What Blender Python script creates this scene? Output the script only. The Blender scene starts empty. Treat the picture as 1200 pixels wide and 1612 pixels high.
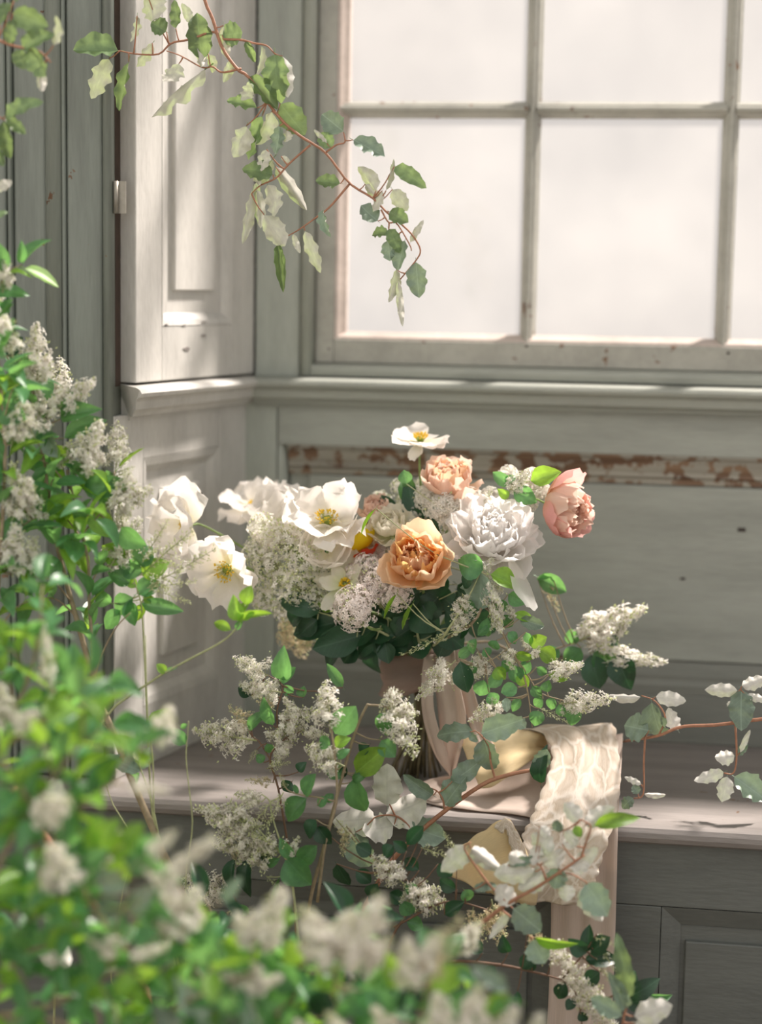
import bpy, math, random
from mathutils import Vector, Matrix, noise
from math import sin, cos, pi, radians
SC = bpy.context.scene
COL = SC.collection
random.seed(7)

# ------------------------------------------------------------ camera, world, sun, exposure
FPX = 2800.0
PIT, ROL, YAW = radians(7.26), radians(-.955), radians(8.33)
CF = Vector((-sin(YAW)*cos(PIT), cos(YAW)*cos(PIT), -sin(PIT)))
_r = Vector((cos(YAW), sin(YAW), 0)); _u = _r.cross(CF)
CR = _r*cos(ROL) - _u*sin(ROL); CU = _u*cos(ROL) + _r*sin(ROL)
CP = Vector((.55809, -2.53, 1.09586))
cam = bpy.data.cameras.new('camera'); camo = bpy.data.objects.new('camera', cam); COL.objects.link(camo)
camo.matrix_world = Matrix(((CR.x, CU.x, -CF.x, CP.x), (CR.y, CU.y, -CF.y, CP.y), (CR.z, CU.z, -CF.z, CP.z), (0, 0, 0, 1)))
cam.sensor_fit = 'VERTICAL'; cam.sensor_height = 56; cam.sensor_width = 41.5
cam.lens = FPX/1612*56
cam.clip_start = .05; cam.clip_end = 200
cam.dof.use_dof = True; cam.dof.focus_distance = 2.15; cam.dof.aperture_fstop = 2.7
SC.camera = camo

SUN_DIR = Vector((.44, .42, .76)).normalized()      # towards the sun
wd = bpy.data.worlds.new('hazy_sky'); SC.world = wd; wd.use_nodes = True
wn = wd.node_tree.nodes; wl = wd.node_tree.links
bg = wn['Background']
tc = wn.new('ShaderNodeTexCoord'); nz = wn.new('ShaderNodeTexNoise'); nz.inputs['Scale'].default_value = 5; nz.inputs['Detail'].default_value = 2
cr = wn.new('ShaderNodeValToRGB'); cr.color_ramp.elements[0].position = .35; cr.color_ramp.elements[0].color = (.96, .93, .90, 1)
cr.color_ramp.elements[1].position = .65; cr.color_ramp.elements[1].color = (1.0, .98, .955, 1)
wl.new(tc.outputs['Generated'], nz.inputs['Vector']); wl.new(nz.outputs['Fac'], cr.inputs['Fac']); wl.new(cr.outputs['Color'], bg.inputs['Color'])
bg.inputs["Strength"].default_value = 0.72
sun = bpy.data.lights.new('sun', 'SUN'); sun.energy = 14.5; sun.angle = radians(7); sun.color = (1, .95, .90)
suno = bpy.data.objects.new('sun', sun); COL.objects.link(suno); suno.location = (3, 3, 5)
suno.rotation_euler = SUN_DIR.to_track_quat('Z', 'Y').to_euler()
VS = SC.view_settings; SC.display_settings.display_device = 'sRGB'
VS.view_transform = 'Standard'; VS.look = 'None'; VS.exposure = 0.5; VS.gamma = 1; VS.use_curve_mapping = False

def ray(px, py): return CF + CR*((px-600)/FPX) - CU*((py-806)/FPX)
def W(px, py, y):
    """the point of the vertical plane at depth y that the photograph shows at a pixel"""
    d = ray(px, py); return CP + d*((y-CP.y)/d.y)

# ------------------------------------------------------------ mesh helpers
class MB:
    def __init__(s): s.v = []; s.f = []; s.m = []; s.uv = None
    def add(s, vs, fs, mi=0):
        b = len(s.v); s.v += [tuple(p) for p in vs]; s.f += [tuple(i+b for i in f) for f in fs]; s.m += [mi]*len(fs)
    def box(s, x0, x1, y0, y1, z0, z1, fn=None):
        vs = [Vector((x, y, z)) for x in (x0, x1) for y in (y0, y1) for z in (z0, z1)]
        if fn: vs = [fn(p) for p in vs]
        s.add(vs, [(0, 1, 3, 2), (4, 6, 7, 5), (0, 4, 5, 1), (2, 3, 7, 6), (0, 2, 6, 4), (1, 5, 7, 3)])
    def prism(s, prof, a, b):
        """prof: list of (offset vector) about the path a->b, closed"""
        n = len(prof); a = Vector(a); b = Vector(b)
        vs = [a+Vector(p) for p in prof]+[b+Vector(p) for p in prof]
        fs = [(i, (i+1) % n, n+(i+1) % n, n+i) for i in range(n)]+[tuple(range(n))[::-1], tuple(range(n, 2*n))]
        s.add(vs, fs)
    def tube(s, pts, rad, sides=6, mi=0, cap=True):
        pts = [Vector(p) for p in pts]; n = len(pts)
        if not hasattr(rad, '__len__'): rad = [rad]*n
        t = (pts[1]-pts[0]).normalized(); up = t.orthogonal().normalized(); vs = []
        for i, p in enumerate(pts):
            t = (pts[min(i+1, n-1)]-pts[max(i-1, 0)])
            t = t.normalized() if t.length > 1e-9 else Vector((0, 0, 1))
            up = (up-t*up.dot(t)); up = up.normalized() if up.length > 1e-6 else t.orthogonal().normalized()
            bn = t.cross(up)
            for k in range(sides):
                a = 2*pi*k/sides; vs.append(p+(up*cos(a)+bn*sin(a))*rad[i])
        fs = [(i*sides+k, i*sides+(k+1) % sides, (i+1)*sides+(k+1) % sides, (i+1)*sides+k) for i in range(n-1) for k in range(sides)]
        if cap: fs += [tuple(range(sides))[::-1], tuple(range((n-1)*sides, n*sides))]
        s.add(vs, fs, mi)
    def grid(s, P, nu, nv, mi=0):
        s.add(P, [(i*nv+j, i*nv+j+1, (i+1)*nv+j+1, (i+1)*nv+j) for i in range(nu-1) for j in range(nv-1)], mi)
    def mesh(s, name, mats, smooth=False):
        me = bpy.data.meshes.new(name); me.from_pydata(s.v, [], s.f)
        for m in (mats if isinstance(mats, (list, tuple)) else [mats]): me.materials.append(m)
        me.polygons.foreach_set('material_index', s.m)
        if smooth: me.polygons.foreach_set('use_smooth', [True]*len(s.f))
        me.update(); return me
    def build(s, name, mats, parent=None, smooth=False):
        return link(name, s.mesh(name, mats, smooth), parent)
def link(name, me, parent=None, mat=None):
    o = bpy.data.objects.new(name, me); COL.objects.link(o)
    if parent:
        o.parent = parent
        o.matrix_basis = (mat if mat is not None else Matrix.Identity(4))
        if mat is None or True: o.matrix_parent_inverse = Matrix.Translation(-parent.location)
    elif mat is not None: o.matrix_basis = mat
    return o
def empty(name, loc, label=None, cat=None, group=None, kind=None):
    o = bpy.data.objects.new(name, None); COL.objects.link(o); o.location = loc; o.empty_display_size = .02
    return tag(o, label, cat, group, kind)
def tag(o, label=None, cat=None, group=None, kind=None):
    for k, v in (('label', label), ('category', cat), ('group', group), ('kind', kind)):
        if v: o[k] = v
    return o
def bevel(o, w=.0015, seg=2):
    m = o.modifiers.new('bevel', 'BEVEL'); m.width = w; m.segments = seg; m.limit_method = 'ANGLE'; m.angle_limit = radians(40); return o
def catmull(pts, n):
    pts = [Vector(p) for p in pts]
    if len(pts) < 3:
        return [pts[0].lerp(pts[-1], i/n) for i in range(n+1)]
    P = [pts[0]*2-pts[1]]+pts+[pts[-1]*2-pts[-2]]; out = []
    m = len(pts)-1
    for q in range(n+1):
        t = q/n*m; i = min(int(t), m-1); t -= i
        a, b, c, d = P[i:i+4]
        out.append(.5*((2*b)+(c-a)*t+(2*a-5*b+4*c-d)*t*t+(3*b-a-3*c+d)*t**3))
    return out

# ------------------------------------------------------------ materials
def newmat(name):
    m = bpy.data.materials.new(name); m.use_nodes = True; nt = m.node_tree
    return m, nt.nodes, nt.links, nt.nodes['Principled BSDF']
def N(n, t, **kw):
    o = n.new('ShaderNode'+t)
    for k, v in kw.items():
        if k in o.inputs: o.inputs[k].default_value = v
        else: setattr(o, k, v)
    return o
def ramp(n, stops):
    r = n.new('ShaderNodeValToRGB'); e = r.color_ramp.elements
    while len(e) < len(stops): e.new(.5)
    for i, (p, c) in enumerate(stops): e[i].position = p; e[i].color = (*c, 1) if len(c) == 3 else c
    return r
def paint(name, col, chip=.70, worn=None, stretch=(1, 1, 1), dark=.8, rough=.5):
    """old oil paint: brush streaks, grime, small chips down to brown wood"""
    m, n, l, p = newmat(name)
    g = N(n, 'NewGeometry'); mp = N(n, 'Mapping'); mp.inputs['Scale'].default_value = stretch
    l.new(g.outputs['Position'], mp.inputs['Vector'])
    a = N(n, 'TexNoise', Scale=9, Detail=5, Roughness=.65); l.new(mp.outputs[0], a.inputs['Vector'])
    r1 = ramp(n, [(.3, [c*dark for c in col]), (.55, col), (.75, [min(1, c*1.08) for c in col])]); l.new(a.outputs['Fac'], r1.inputs['Fac'])
    b = N(n, 'TexNoise', Scale=120, Detail=3); l.new(mp.outputs[0], b.inputs['Vector'])
    mx = N(n, 'MixRGB', blend_type='MULTIPLY'); mx.inputs['Fac'].default_value = .22
    r2 = ramp(n, [(.3, (.6, .6, .58)), (.6, (1, 1, 1))]); l.new(b.outputs['Fac'], r2.inputs['Fac'])
    l.new(r1.outputs[0], mx.inputs['Color1']); l.new(r2.outputs[0], mx.inputs['Color2'])
    c = N(n, 'TexNoise', Scale=38, Detail=4, Roughness=.6); l.new(g.outputs['Position'], c.inputs['Vector'])
    c2 = N(n, 'TexNoise', Scale=5, Detail=2); l.new(g.outputs['Position'], c2.inputs['Vector'])
    ad = N(n, 'Math', operation='MULTIPLY_ADD'); l.new(c2.outputs['Fac'], ad.inputs[0]); ad.inputs[1].default_value = .35; l.new(c.outputs['Fac'], ad.inputs[2])
    r3 = ramp(n, [(min(.98, chip+.175), (0, 0, 0)), (min(1, chip+.19), (1, 1, 1))]); l.new(ad.outputs[0], r3.inputs['Fac'])
    wc = N(n, 'TexNoise', Scale=30, Detail=6); l.new(mp.outputs[0], wc.inputs['Vector'])
    rw = ramp(n, [(.3, (.09, .045, .025)), (.7, (.24, .15, .09))]); l.new(wc.outputs['Fac'], rw.inputs['Fac'])
    mw = N(n, 'MixRGB'); l.new(r3.outputs[0], mw.inputs['Fac']); l.new(mx.outputs[0], mw.inputs['Color1']); l.new(rw.outputs[0], mw.inputs['Color2'])
    l.new(mw.outputs[0], p.inputs['Base Color']); p.inputs['Roughness'].default_value = rough
    bp = N(n, 'Bump', Strength=.25, Distance=.002); s = N(n, 'Math', operation='SUBTRACT'); l.new(b.outputs['Fac'], s.inputs[0]); l.new(r3.outputs[0], s.inputs[1])
    l.new(s.outputs[0], bp.inputs['Height']); l.new(bp.outputs[0], p.inputs['Normal'])
    return m
PV = paint('paint_upright', (.375, .40, .355), .76, stretch=(2.5, 2.5, .35))
PH = paint('paint_level', (.33, .345, .305), .78, stretch=(.3, 2, 2.5))
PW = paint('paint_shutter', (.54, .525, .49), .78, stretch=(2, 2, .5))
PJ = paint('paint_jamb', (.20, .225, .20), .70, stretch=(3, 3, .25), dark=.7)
PWORN = paint('paint_worn_off', (.32, .30, .25), .49, stretch=(.15, 2, 3), dark=.6)
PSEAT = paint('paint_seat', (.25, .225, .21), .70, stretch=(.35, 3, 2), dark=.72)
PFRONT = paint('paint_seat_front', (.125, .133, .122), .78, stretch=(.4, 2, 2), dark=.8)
PBASE = paint('paint_shaded_base', (.19, .195, .17), .72, stretch=(.3, 2, 2.5))  # darker tone carries the occlusion shade low on the wall above the seat
PSASH = paint('paint_sash', (.38, .375, .33), .665, stretch=(1, 1, 1), dark=.75)
PPINK = paint('sash_putty', (.52, .44, .39), .72, stretch=(1, 1, 1), dark=.7)
def simple(name, col, rough=.6, metal=0):
    m, n, l, p = newmat(name); nz = N(n, 'TexNoise', Scale=60, Detail=3)
    g = N(n, 'NewGeometry'); l.new(g.outputs['Position'], nz.inputs['Vector'])
    r = ramp(n, [(.3, [c*.75 for c in col]), (.7, [min(1, c*1.15) for c in col])]); l.new(nz.outputs['Fac'], r.inputs['Fac'])
    l.new(r.outputs[0], p.inputs['Base Color']); p.inputs['Roughness'].default_value = rough; p.inputs['Metallic'].default_value = metal
    return m
DARKWOOD = simple('bare_dark_wood', (.05, .03, .02), .8)
HOLE = simple('old_iron', (.03, .02, .015), .7)
IRON = simple('painted_iron', (.30, .28, .24), .45, .3)
PLASTER = simple('plaster', (.55, .54, .50), .9)
FLOORM = simple('floor_boards', (.20, .15, .11), .6)
def glassmat():
    m, n, l, p = newmat('old_dusty_glass'); n.remove(p); out = n['Material Output']
    tr = N(n, 'BsdfTransparent'); tr.inputs['Color'].default_value = (.83, .81, .80, 1)
    tl = N(n, 'BsdfTranslucent'); tl.inputs['Color'].default_value = (.9, .86, .80, 1)
    gl = N(n, 'BsdfGlossy', Roughness=.08)
    g = N(n, 'NewGeometry'); nz = N(n, 'TexNoise', Scale=4.5, Detail=3); l.new(g.outputs['Position'], nz.inputs['Vector'])
    r = ramp(n, [(.3, (.03,)*3), (.75, (.10,)*3)]); l.new(nz.outputs['Fac'], r.inputs['Fac'])
    a = N(n, 'MixShader'); l.new(r.outputs[0], a.inputs[0]); l.new(tr.outputs[0], a.inputs[1]); l.new(tl.outputs[0], a.inputs[2])
    b = N(n, 'MixShader'); b.inputs[0].default_value = .05; l.new(a.outputs[0], b.inputs[1]); l.new(gl.outputs[0], b.inputs[2])
    l.new(b.outputs[0], out.inputs['Surface']); return m
GLASS = glassmat()

# ------------------------------------------------------------ the setting
def X(v): return Vector(v)
AR = radians(15.07)
RD = Vector((sin(AR), cos(AR), 0)); RN = Vector((cos(AR), -sin(AR), 0))      # along the splayed reveal, and out of it
ZS, ZL = .45, .962                                                            # seat, window ledge
XR = 1.62                                                                     # right end of the window wall
# back wall below the window
wb = empty('wall_back', (0, 0, 0), kind='structure')
m = MB(); m.box(-.6, XR+.6, .045, .16, 0, .945); m.box(-.6, .02, .03, .16, .94, 3.3); m.box(1.56, XR+.6, .03, .16, .94, 3.3); m.box(-.02, 1.6, .03, .16, 3.02, 3.3)
m.build('masonry', PLASTER, wb)
def part(name, mat, par, *boxes, bv=.0015):
    m = MB()
    for b in boxes: m.box(*b)
    o = m.build(name, mat, par)
    if bv: bevel(o, bv)
    return o
part('stile', PV, wb, (-.06, .0325, 0, .05, ZS, .925)); part('stile', PV, wb, (XR-.05, XR+.05, 0, .05, ZS, .925))
part('rail', PH, wb, (.034, XR-.052, -.001, .05, .864, .925))
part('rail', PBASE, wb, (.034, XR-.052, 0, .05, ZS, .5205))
def prof_x(name, mat, par, pts, x0, x1, smooth=False):
    m = MB(); m.prism([(0, y, z) for y, z in pts], (x0, 0, 0), (x1, 0, 0)); return m.build(name, mat, par, smooth)
prof_x('worn_moulding', PWORN, wb, [(.05, .8645), (.001, .8645), (.001, .861), (.005, .857), (.008, .846), (.011, .838), (.011, .833), (.015, .829), (.016, .8215), (.05, .8215)], .048, XR-.066)
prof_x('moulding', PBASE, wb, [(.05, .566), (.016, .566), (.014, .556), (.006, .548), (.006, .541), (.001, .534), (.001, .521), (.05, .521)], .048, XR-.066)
m = MB(); m.prism([(0, .001, 0), (.006, .004, 0), (.011, .012, 0), (.014, .05, 0), (-.001, .05, 0)], (.0345, 0, .5205), (.0345, 0, .864)); m.build('moulding', PV, wb)
part('panel', PH, wb, (.049, XR-.066, .022, .05, .52, .865)); bevel(part('raised_panel', PH, wb, (.078, XR-.095, .0145, .04, .568, .8195)), .004)
for px, py in ((527, 641), (1035, 662), (410, 672), (492, 657), (1168, 834), (1075, 911)):
    q = W(px, py, .001 if py < 700 else .014); s_ = .0025 if py != 834 else .004
    m = MB(); m.box(q.x-s_*1.4, q.x+s_*1.4, q.y-.0008, q.y+.003, q.z-s_*.7, q.z+s_*.7); bevel(m.build('nail_hole', HOLE, wb), .0008)
# window ledge
tr = empty('trim_1', (0, 0, 0), kind='structure')
LP = [(.02, .965), (-.026, .962), (-.034, .9595), (-.037, .955), (-.035, .950), (-.029, .9475), (-.026, .944), (-.024, .934), (-.017, .929), (-.014, .924), (-.003, .9225), (-.003, .918), (.03, .918)]
prof_x('ledge_board', PH, tr, LP, .0, XR)
# the same ledge returning along the reveal
trl = empty('trim_2', (0, 0, 0), kind='structure')
m = MB(); nL = len(LP)
sc = 1.0
p_far = [Vector((-.012, .02, 0))+RN*(-y*sc)+Vector((0, 0, z)) for y, z in LP]
t0 = -.352
p_near = [Vector((-.0135, 0, 0))+RD*(t0+.03+max(-.03, y)*1.0 if y < 0 else t0+.03)+RN*(-y*sc)+Vector((0, 0, z)) for y, z in LP]
m.add(p_near+p_far, [(i, (i+1) % nL, nL+(i+1) % nL, nL+i) for i in range(nL)]+[tuple(range(nL))[::-1], tuple(range(nL, 2*nL))])
m.build('ledge_board', PW, trl)
# reveal below the ledge (panelled)
wlft = empty('wall_left', (0, 0, 0), kind='structure')
O = Vector((-.0135, 0, 0))
def rbox(m, t0, t1, n0, n1, z0, z1): m.box(t0, t1, n0, n1, z0, z1, lambda p: O+RD*p.x+RN*p.y+Vector((0, 0, p.z)))
def rpart(name, mat, par, *b, bv=.0015):
    m = MB()
    for k in b: rbox(m, *k)
    o = m.build(name, mat, par)
    if bv: bevel(o, bv)
    return o
rpart('stile', PW, wlft, (-.358, -.2865, -.04, 0, ZS, .925)); rpart('stile', PW, wlft, (-.078, .02, -.04, 0, ZS, .925))
rpart('rail', PW, wlft, (-.2855, -.079, -.04, -.0006, .865, .925)); rpart('rail', PW, wlft, (-.2855, -.079, -.04, -.0006, ZS, .533))
def rframe(par, mat, t0, t1, z0, z1, w, d, name='moulding', base=0.0):
    """mitred sloping frame inside an opening of the reveal"""
    for (a, b, c, e) in (((t0, z0), (t1, z0), (t1-w, z0+w), (t0+w, z0+w)), ((t1, z0), (t1, z1), (t1-w, z1-w), (t1-w, z0+w)),
                         ((t1, z1), (t0, z1), (t0+w, z1-w), (t1-w, z1-w)), ((t0, z1), (t0, z0), (t0+w, z0+w), (t0+w, z1-w))):
        m = MB(); F = lambda q, n: O+RD*q[0]+RN*n+Vector((0, 0, q[1]))
        mid = lambda p, q: ((p[0]+q[0])/2, (p[1]+q[1])/2)
        m1, m2 = mid(a, e), mid(b, c)
        vs = [F(a, base), F(b, base), F(m2, base-d*.25), F(m1, base-d*.25), F(c, base-d), F(e, base-d), F(a, base-d-.012), F(b, base-d-.012), F(c, base-d-.012), F(e, base-d-.012)]
        m.add(vs, [(0, 1, 2, 3), (3, 2, 4, 5), (0, 6, 7, 1), (5, 4, 8, 9), (6, 9, 8, 7), (0, 3, 5, 9, 6), (1, 7, 8, 4, 2)])
        m.build(name, mat, par)
rframe(wlft, PW, -.2855, -.079, .533, .865, .020, .011)
rpart('panel', PW, wlft, (-.27, -.095, -.035, -.012, .55, .85))
o = rpart('raised_panel', PW, wlft, (-.225, -.125, -.02, -.006, .59, .82)); bevel(o, .004)
rpart('masonry', PLASTER, wlft, (-.34, .03, -.3, -.041, 0, 3.3), bv=0)
# upper reveal box behind the shutter
# jamb facing the room
tj = empty('trim_3', (0, 0, 0), kind='structure')
yJ = -.345
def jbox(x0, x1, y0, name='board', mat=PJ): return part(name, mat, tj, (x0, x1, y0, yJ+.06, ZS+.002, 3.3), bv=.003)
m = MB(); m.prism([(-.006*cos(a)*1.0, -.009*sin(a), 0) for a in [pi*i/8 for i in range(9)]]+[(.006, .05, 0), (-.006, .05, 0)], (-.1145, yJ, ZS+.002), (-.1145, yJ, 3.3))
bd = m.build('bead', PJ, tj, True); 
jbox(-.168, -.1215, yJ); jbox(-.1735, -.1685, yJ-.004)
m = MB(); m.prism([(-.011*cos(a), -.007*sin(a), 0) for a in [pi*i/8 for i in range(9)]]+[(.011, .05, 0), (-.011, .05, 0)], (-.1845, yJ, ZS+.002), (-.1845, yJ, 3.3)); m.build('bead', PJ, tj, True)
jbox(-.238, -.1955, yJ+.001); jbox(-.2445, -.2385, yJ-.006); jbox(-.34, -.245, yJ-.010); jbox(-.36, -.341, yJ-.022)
wf = part('wall_front', PLASTER, None, (-1.9, -.3605, yJ-.012, yJ+.12, 0, 3.3), bv=0); tag(wf, kind='structure')
# dark rebate between jamb and shutter
part('rebate', DARKWOOD, wlft, (-.1315, -.108, -.335, -.28, .962, 3.3), bv=0)

# shutter leaf standing in the reveal
O = Vector((-.0008, 0, 0))
sh = empty('window_shutter', (-.05, -.17, .962), 'pale grey-green panelled wooden shutter leaf folded open beside the window', 'shutter')
zt = 3.0; z0 = .9665
rpart('stile', PW, sh, (-.329, -.263, -.026, 0, z0, zt)); rpart('stile', PW, sh, (-.0715, -.004, -.026, 0, z0, zt))
rpart('rail', PW, sh, (-.2624, -.0721, -.026, -.0007, z0, 1.0385)); rpart('rail', PW, sh, (-.2624, -.0721, -.026, -.0007, 2.0, 2.08)); rpart('rail', PW, sh, (-.2624, -.0721, -.026, -.0007, zt-.08, zt))
for a, b in ((1.0385, 2.0), (2.08, zt-.08)):
    rframe(sh, PW, -.2624, -.0721, a, b, .016, .010); rpart('panel', PW, sh, (-.25, -.085, -.024, -.011, a+.012, b-.012))
    bevel(rpart('raised_panel', PW, sh, (-.2215, -.112, -.015, -.0045, a+.046, b-.046)), .003)
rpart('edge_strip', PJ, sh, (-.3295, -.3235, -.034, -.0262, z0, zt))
for z in (1.2, 2.4):
    h = empty('hinge', (0, 0, 0)); h.parent = sh; h.matrix_parent_inverse = Matrix.Translation(-sh.location)
    m = MB(); q = W(184, 300, -.338); q.z = z
    m.tube([q+Vector((0, -.004, -.02)), q+Vector((0, -.004, .02))], .0035, 10); a = m.build('knuckle', IRON, None, True); a.parent = h
    m = MB(); m.box(q.x-.001, q.x+.012, q.y-.002, q.y, z-.02, z+.02); a = m.build('leaf_plate', IRON); a.parent = h
# scars in the paint of the shutter
for (px, py, w, h) in ((294, 549, .008, .0025), (321, 528, .006, .0018), (262, 511, .004, .001), (290, 512, .005, .001), (322, 507, .007, .0012)):
    d = ray(px, py); t = (O-CP).dot(RN)/d.dot(RN); q = CP+d*t
    m = MB(); k = 9; P = [q+RD*(w*cos(2*pi*i/k)*(1+.3*sin(i*5)))+Vector((0, 0, h*sin(2*pi*i/k)*(1+.3*cos(i*7)))) for i in range(k)]
    m.add([p+RN*.0005 for p in P]+[p-RN*.001 for p in P], [tuple(range(k))]+[(i, (i+1) % k, k+(i+1) % k, k+i) for i in range(k)]); m.build('paint_scar', PSEAT, sh)

# window
wi = empty('window_1', (0, 0, 1), kind='structure')
ZT = 3.0
part('casing', PV, wi, (0.0, .0645, -.001, .05, ZL+.001, 3.3)); part('casing', PV, wi, (1.555, XR, -.001, .05, ZL+.001, 3.3)); part('casing', PV, wi, (.065, 1.555, -.001, .05, ZT+.03, 3.3))
for xc in (.075, 1.545):
    m = MB(); m.prism([(-.0095*cos(a), -.011*sin(a), 0) for a in [pi*i/10 for i in range(11)]]+[(.0095, .05, 0), (-.0095, .05, 0)], (xc, 0, ZL+.0025), (xc, 0, ZT+.03)); m.build('bead', PV, wi, True)
prof_x('stop', PH, wi, [(.04, .985), (.006, .983), (-.006, .9795), (-.008, .974), (-.006, .9655), (.04, .963)], .083, 1.537)
YS = .018
part('sash_stile', PSASH, wi, (.0855, .1125, YS-.006, YS+.04, .984, ZT)); part('sash_stile', PSASH, wi, (1.5075, 1.5345, YS-.006, YS+.04, .984, ZT))
part('sash_rail', PSASH, wi, (.1128, 1.5072, YS-.005, YS+.04, .984, 1.018)); part('sash_rail', PSASH, wi, (.1128, 1.5072, YS-.005, YS+.04, 2.99, ZT))
# ovolo round the panes
prof_x('sash_moulding', PPINK, wi, [(YS+.03, 1.0285), (YS+.014, 1.0285), (YS+.008, 1.0255), (YS-.001, 1.0215), (YS-.003, 1.018), (YS+.03, 1.018)], .1128, 1.5072)
for sx, xx in ((1, .1127), (-1, 1.5073)):
    m = MB(); m.prism([(0, YS-.003, 0), (sx*.004, YS-.002, 0), (sx*.009, YS+.007, 0), (sx*.0145, YS+.014, 0), (sx*.0145, YS+.03, 0), (0, YS+.03, 0)], (xx, 0, 1.0), (xx, 0, 2.99)); m.build('sash_moulding', PPINK, wi)
xs = [.3905, .6655, .9405, 1.2155]; zs = [1.345+.3295*k for k in range(5)]
MPR = [(-.0112, .030), (-.0112, .016), (-.0085, .012), (-.0065, .004), (-.004, .003), (-.002, -.002), (.002, -.002), (.004, .003), (.0065, .004), (.0085, .012), (.0112, .016), (.0112, .030)]
for x in xs:
    m = MB(); m.prism([(a, YS+b, 0) for a, b in MPR], (x, 0, 1.020), (x, 0, 2.99)); m.build('muntin', PSASH, wi)
ex = [.1135]+xs+[1.5065]
for z in zs:
    for i in range(5):
        m = MB(); m.prism([(0, YS+b, a) for a, b in MPR], (ex[i]+(.006 if i else 0), 0, z), (ex[i+1]-(.006 if i < 4 else 0), 0, z)); m.build('muntin', PPINK if False else PSASH, wi)
ez = [1.0275]+zs+[2.98]
for i in range(5):
    for k in range(6):
        m = MB(); m.box(ex[i]+.002, ex[i+1]-.002, YS+.0235, YS+.0255, ez[k]+.001, ez[k+1]-.001); m.build('pane', GLASS, wi)
for px, py in ((518, 549), (829, 545), (1147, 556)):
    q = W(px, py, YS-.006); m = MB(); m.tube([q, q+Vector((0, .004, 0))], .002, 8); m.build('nail_hole', HOLE, wi)

# window seat
ws = empty('window_bench', (.7, -.2, 0), 'built-in grey painted window seat with panelled front under the window', 'window seat')
m = MB(); SP = [(.0, ZS), (-.404, ZS), (-.412, .448), (-.416, .443), (-.4165, .437), (-.414, .431), (-.407, .427), (-.397, .4255), (0, .4255)]
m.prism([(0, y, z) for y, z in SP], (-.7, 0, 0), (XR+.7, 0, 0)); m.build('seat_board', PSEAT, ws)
yF = -.395
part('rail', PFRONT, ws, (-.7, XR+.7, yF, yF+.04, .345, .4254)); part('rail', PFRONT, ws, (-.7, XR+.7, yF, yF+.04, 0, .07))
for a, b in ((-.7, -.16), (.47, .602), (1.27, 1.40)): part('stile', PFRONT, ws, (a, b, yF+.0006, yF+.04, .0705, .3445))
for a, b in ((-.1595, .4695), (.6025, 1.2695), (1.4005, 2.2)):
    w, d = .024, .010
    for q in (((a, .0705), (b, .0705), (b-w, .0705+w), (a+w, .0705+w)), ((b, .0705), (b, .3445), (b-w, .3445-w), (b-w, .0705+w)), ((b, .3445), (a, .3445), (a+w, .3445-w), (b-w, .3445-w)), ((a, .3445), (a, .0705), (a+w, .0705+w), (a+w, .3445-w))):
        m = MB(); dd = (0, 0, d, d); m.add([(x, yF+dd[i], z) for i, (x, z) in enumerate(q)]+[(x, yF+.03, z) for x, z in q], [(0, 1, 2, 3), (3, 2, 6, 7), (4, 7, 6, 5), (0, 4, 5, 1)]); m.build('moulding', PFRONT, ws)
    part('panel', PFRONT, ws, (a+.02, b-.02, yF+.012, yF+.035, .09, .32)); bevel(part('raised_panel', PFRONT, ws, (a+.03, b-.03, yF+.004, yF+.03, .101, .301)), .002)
# room shell: unseen ceiling and side walls added to limit sky fill
fl = part('floor', FLOORM, None, (-1.95, 3.2, -5.0, .1, -.1, 0), bv=0); tag(fl, kind='structure')
ce = part('ceiling', PLASTER, None, (-1.95, 3.2, -.9, .2, 3.3, 3.4), bv=0); tag(ce, kind='structure')  # stops short so that more sky light reaches the alcove
wr = part('wall_right', PLASTER, None, (XR+.0, 3.2, -.35, .0, 0, 3.3), bv=0); tag(wr, kind='structure')
wr = part('wall_side', PLASTER, None, (-2.0, -1.9, -5.0, -.3, 0, 3.3), bv=0); tag(wr, kind='structure')

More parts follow.
